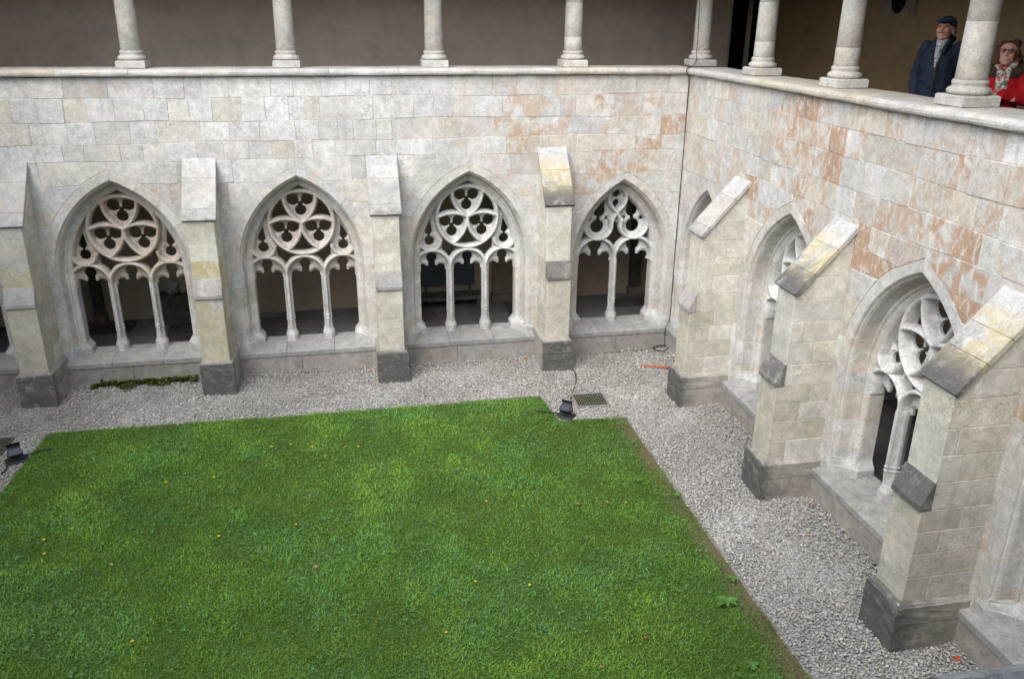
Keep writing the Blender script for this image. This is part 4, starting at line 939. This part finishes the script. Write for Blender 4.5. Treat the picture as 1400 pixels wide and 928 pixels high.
def vnoise(x, y, sc, seed):
    g = np.random.default_rng(seed).uniform(0, 1, (64, 64)); x = (np.asarray(x)+40)*sc; y = (np.asarray(y)+40)*sc; out = 0; amp = .55
    for o_ in range(3):
        xi, yi = np.floor(x).astype(int), np.floor(y).astype(int); fx, fy = x-xi, y-yi; fx = fx*fx*(3-2*fx); fy = fy*fy*(3-2*fy); G = lambda a_, b_: g[a_ % 64, b_ % 64]
        out = out+amp*((G(xi, yi)*(1-fx)+G(xi+1, yi)*fx)*(1-fy)+(G(xi, yi+1)*(1-fx)+G(xi+1, yi+1)*fx)*fy); amp *= .5; x = x*2.1; y = y*2.1
    return np.clip((out/.9625-.5)*1.9+.5, 0, 1)
# grass blades: one kite-shaped face each
def blades(n, x0, x1, y0, y1, lmin, lmax, wid, lean, name, colf, thin=True):
    x = rng.uniform(x0, x1, n); y = rng.uniform(y0, y1, n); m = in_lawn(x+rng.normal(0, .012, n), y+rng.normal(0, .012, n))
    if thin:
        dx = (-1.65-x); bare = np.clip((.25-dx)/.22, 0, 1)*(lump(x, y, 3.)*.5+.75); dx2 = np.clip((.10-(-1.68-y))/.10, 0, 1)*.35*(x > -9); m &= rng.uniform(0, 1, n) > np.maximum(bare, dx2); m &= rng.uniform(0, 1, n) < .62+.6*vnoise(x, y, 3.2, 7)
    x, y = x[m], y[m]; n = len(x); L = rng.uniform(lmin, lmax, n)*(.75+.7*vnoise(x, y, 2.6, 2)); az = rng.uniform(0, 6.283, n); ln_ = np.radians(rng.uniform(*lean, n)); W = wid*rng.uniform(.6, 1.3, n)
    dx, dy = np.cos(az), np.sin(az); h = np.cos(ln_); k = np.sin(ln_); V = np.empty((n, 4, 3)); z0 = .006+rng.uniform(0, .012, n)
    V[:, 0] = np.stack([x, y, z0], 1)
    mx, my, mz = x+dx*k*L*.5, y+dy*k*L*.5, z0+h*L*.62
    V[:, 1] = np.stack([mx-dy*W, my+dx*W, mz], 1); V[:, 3] = np.stack([mx+dy*W, my-dx*W, mz], 1); V[:, 2] = np.stack([x+dx*k*L, y+dy*k*L, z0+h*L*.9], 1)
    return V.reshape(-1, 3), np.arange(n*4), colf(x, y, n)
def gcol(x, y, n):
    a = vnoise(x, y, .55, 1)[:, None]; b = vnoise(x, y, 2.6, 2)[:, None]; d = vnoise(x, y, 1.5, 3)[:, None]; r = rng.uniform(0, 1, (n, 1))
    c = np.array((.108, .225, .024))*(1-a)+np.array((.160, .290, .034))*a; c = c*(.66+.68*b); k = np.clip((d-.52)/.25, 0, 1)*.55; c = c*(1-k)+np.array((.105, .255, .060))*k*(.75+.6*b); c = c*(.5+.95*r)
    mo = np.clip(np.exp(-((x+2.35)**2/.5+(y+3.0)**2/1.1))*.8+.25*np.clip(vnoise(x, y, 1.1, 5)-.62, 0, 1)/.2+.35*np.clip((x+2.5)/1.0, 0, 1), 0, .7)[:, None]*rng.uniform(.2, 1, (n, 1)); c = c*(1-mo)+np.array((.10, .125, .024))*mo
    y_ = rng.uniform(0, 1, n) < .05; c[y_] = np.array((.16, .16, .035))*(.6+.6*r[y_]); q = rng.uniform(0, 1, n) < .16; c[q] = np.array((.12, .27, .095))*(.7+.6*r[q]); return c
V1, F1, C1 = blades(440000, -9.9, -1.6, -8.4, -1.6, .018, .055, .0036, (20, 80), 'g', gcol)
V2, F2, C2 = blades(25000, -10, -1.6, -10.7, -8.4, .03, .08, .006, (25, 75), 'g', gcol)
def fringe(x, y, n): return gcol(x, y, n)*.8
V = np.concatenate([V1, V2]); Cc = np.concatenate([np.repeat(C1, 4, 0), np.repeat(C2, 4, 0)])
me = raw_mesh('grass', V, np.arange(len(V)), 4); col_attr(me, Cc); o = link('grass', me, None, M_LEAF); tag(o, 'short green mown grass of the court lawn', 'grass', kind='stuff')
# broad-leaved weeds in the turf (clover, plantain) as ground cover
def rosettes(cx, cy, nl, lmin, lmax, wr, z=.02):
    n = len(cx); X = np.repeat(cx, nl); Y = np.repeat(cy, nl); m = n*nl; az = rng.uniform(0, 6.283, m); L = rng.uniform(lmin, lmax, m); W = L*wr; e = np.radians(rng.uniform(45, 85, m)); k, h = np.sin(e), np.cos(e); dx, dy = np.cos(az), np.sin(az)
    V = np.empty((m, 4, 3)); V[:, 0] = np.stack([X, Y, np.full(m, z)], 1); mx, my = X+dx*k*L*.55, Y+dy*k*L*.55; mz = z+h*L*.6+.008
    V[:, 1] = np.stack([mx-dy*W, my+dx*W, mz], 1); V[:, 3] = np.stack([mx+dy*W, my-dx*W, mz], 1); V[:, 2] = np.stack([X+dx*k*L, Y+dy*k*L, z+h*L*.7], 1); return V.reshape(-1, 3), m
n = 5000; x = rng.uniform(-9.8, -1.8, n); y = rng.uniform(-8.4, -1.8, n); m = in_lawn(x, y) & (rng.uniform(.35, .9, n) < vnoise(x, y, 1.5, 3)); x, y = x[m], y[m]
V, m_ = rosettes(x, y, 6, .018, .05, .15, .025); cc = np.repeat(np.array((.095, .225, .06))[None]*(rng.uniform(.6, 1.4, (m_, 1)))+rng.uniform(0, .03, (m_, 1)), 4, 0)
me = raw_mesh('clover', V, np.arange(len(V)), 4); col_attr(me, cc); o = link('clover', me, None, M_LEAF); tag(o, 'low broad-leaved weeds scattered through the lawn', 'weeds', kind='stuff')
# larger plants one can tell apart
def leaf_plant(px_, py_, nl, L, lbl):
    p = ground_px(px_, py_); e = empty('weed_plant', (p.x, p.y, .02)); tag(e, lbl, 'weed')
    for i in range(nl):
        a = 2*math.pi*i/nl+random.uniform(-.3, .3); l_ = L*random.uniform(.75, 1.15); wd = l_*.24; b = bmesh.new(); rows = []
        for q in range(6):
            t = q/5; w_ = wd*math.sin(math.pi*(.08+.9*t))**.8; z = .02+l_*(.55*t-.5*t*t); rows.append([b.verts.new((l_*t*.95, sx*w_, z+abs(sx)*w_*.25)) for sx in (-1, 0, 1)])
        for r1, r2 in zip(rows[:-1], rows[1:]):
            for k in range(2): b.faces.new((r1[k], r1[k+1], r2[k+1], r2[k]))
        me = bm_mesh(b, 'leaf'); c = np.array((.085, .195, .045))*random.uniform(.7, 1.15); col_attr(me, np.tile(c, (len(me.vertices), 1))); link('leaf', me, e, M_LEAF, None, a)
leaf_plant(992, 826, 8, .13, 'broad-leaved dock rosette in the lawn near the bare edge of the turf')
leaf_plant(872, 660, 6, .06, 'small leafy weed in the lawn facing the corner buttress'); leaf_plant(1002, 795, 7, .065, 'small weed growing just beyond the dock rosette'); leaf_plant(1028, 915, 8, .07, 'leafy weed at the bare lawn edge past the dock rosette'); leaf_plant(925, 680, 6, .06, 'leafy weed by the lawn edge between the notch and the dock rosette')
# weed strip along the foot of the wall
n = 800; x = rng.uniform(-9.5, -7.98, n); q = rng.uniform(-.2, 1, n) < .55+.5*np.sin(x*9)*np.sin(x*23+1); x = x[q]; y = -.12-np.abs(rng.normal(0, .055, len(x)))*(1+.5*np.sin(x*11)); V, m_ = rosettes(x, y, 6, .02, .065, .33, .04); V[:, 2] += np.repeat(np.clip(rng.normal(0, .02, len(x)), 0, .06), 24)
t = rng.uniform(0, 1, (m_, 1)); cc = np.where(t < .5, np.array((.075, .10, .022)), np.where(t < .8, np.array((.15, .14, .03)), np.array((.10, .055, .02))))*rng.uniform(.6, 1.2, (m_, 1))
me = raw_mesh('weed_strip', V, np.arange(len(V)), 4); col_attr(me, np.repeat(cc, 4, 0)); o = link('weed_strip', me, None, M_LEAF); tag(o, 'yellow-green creeping weeds along the foot of the pale wall', 'weeds', kind='stuff')
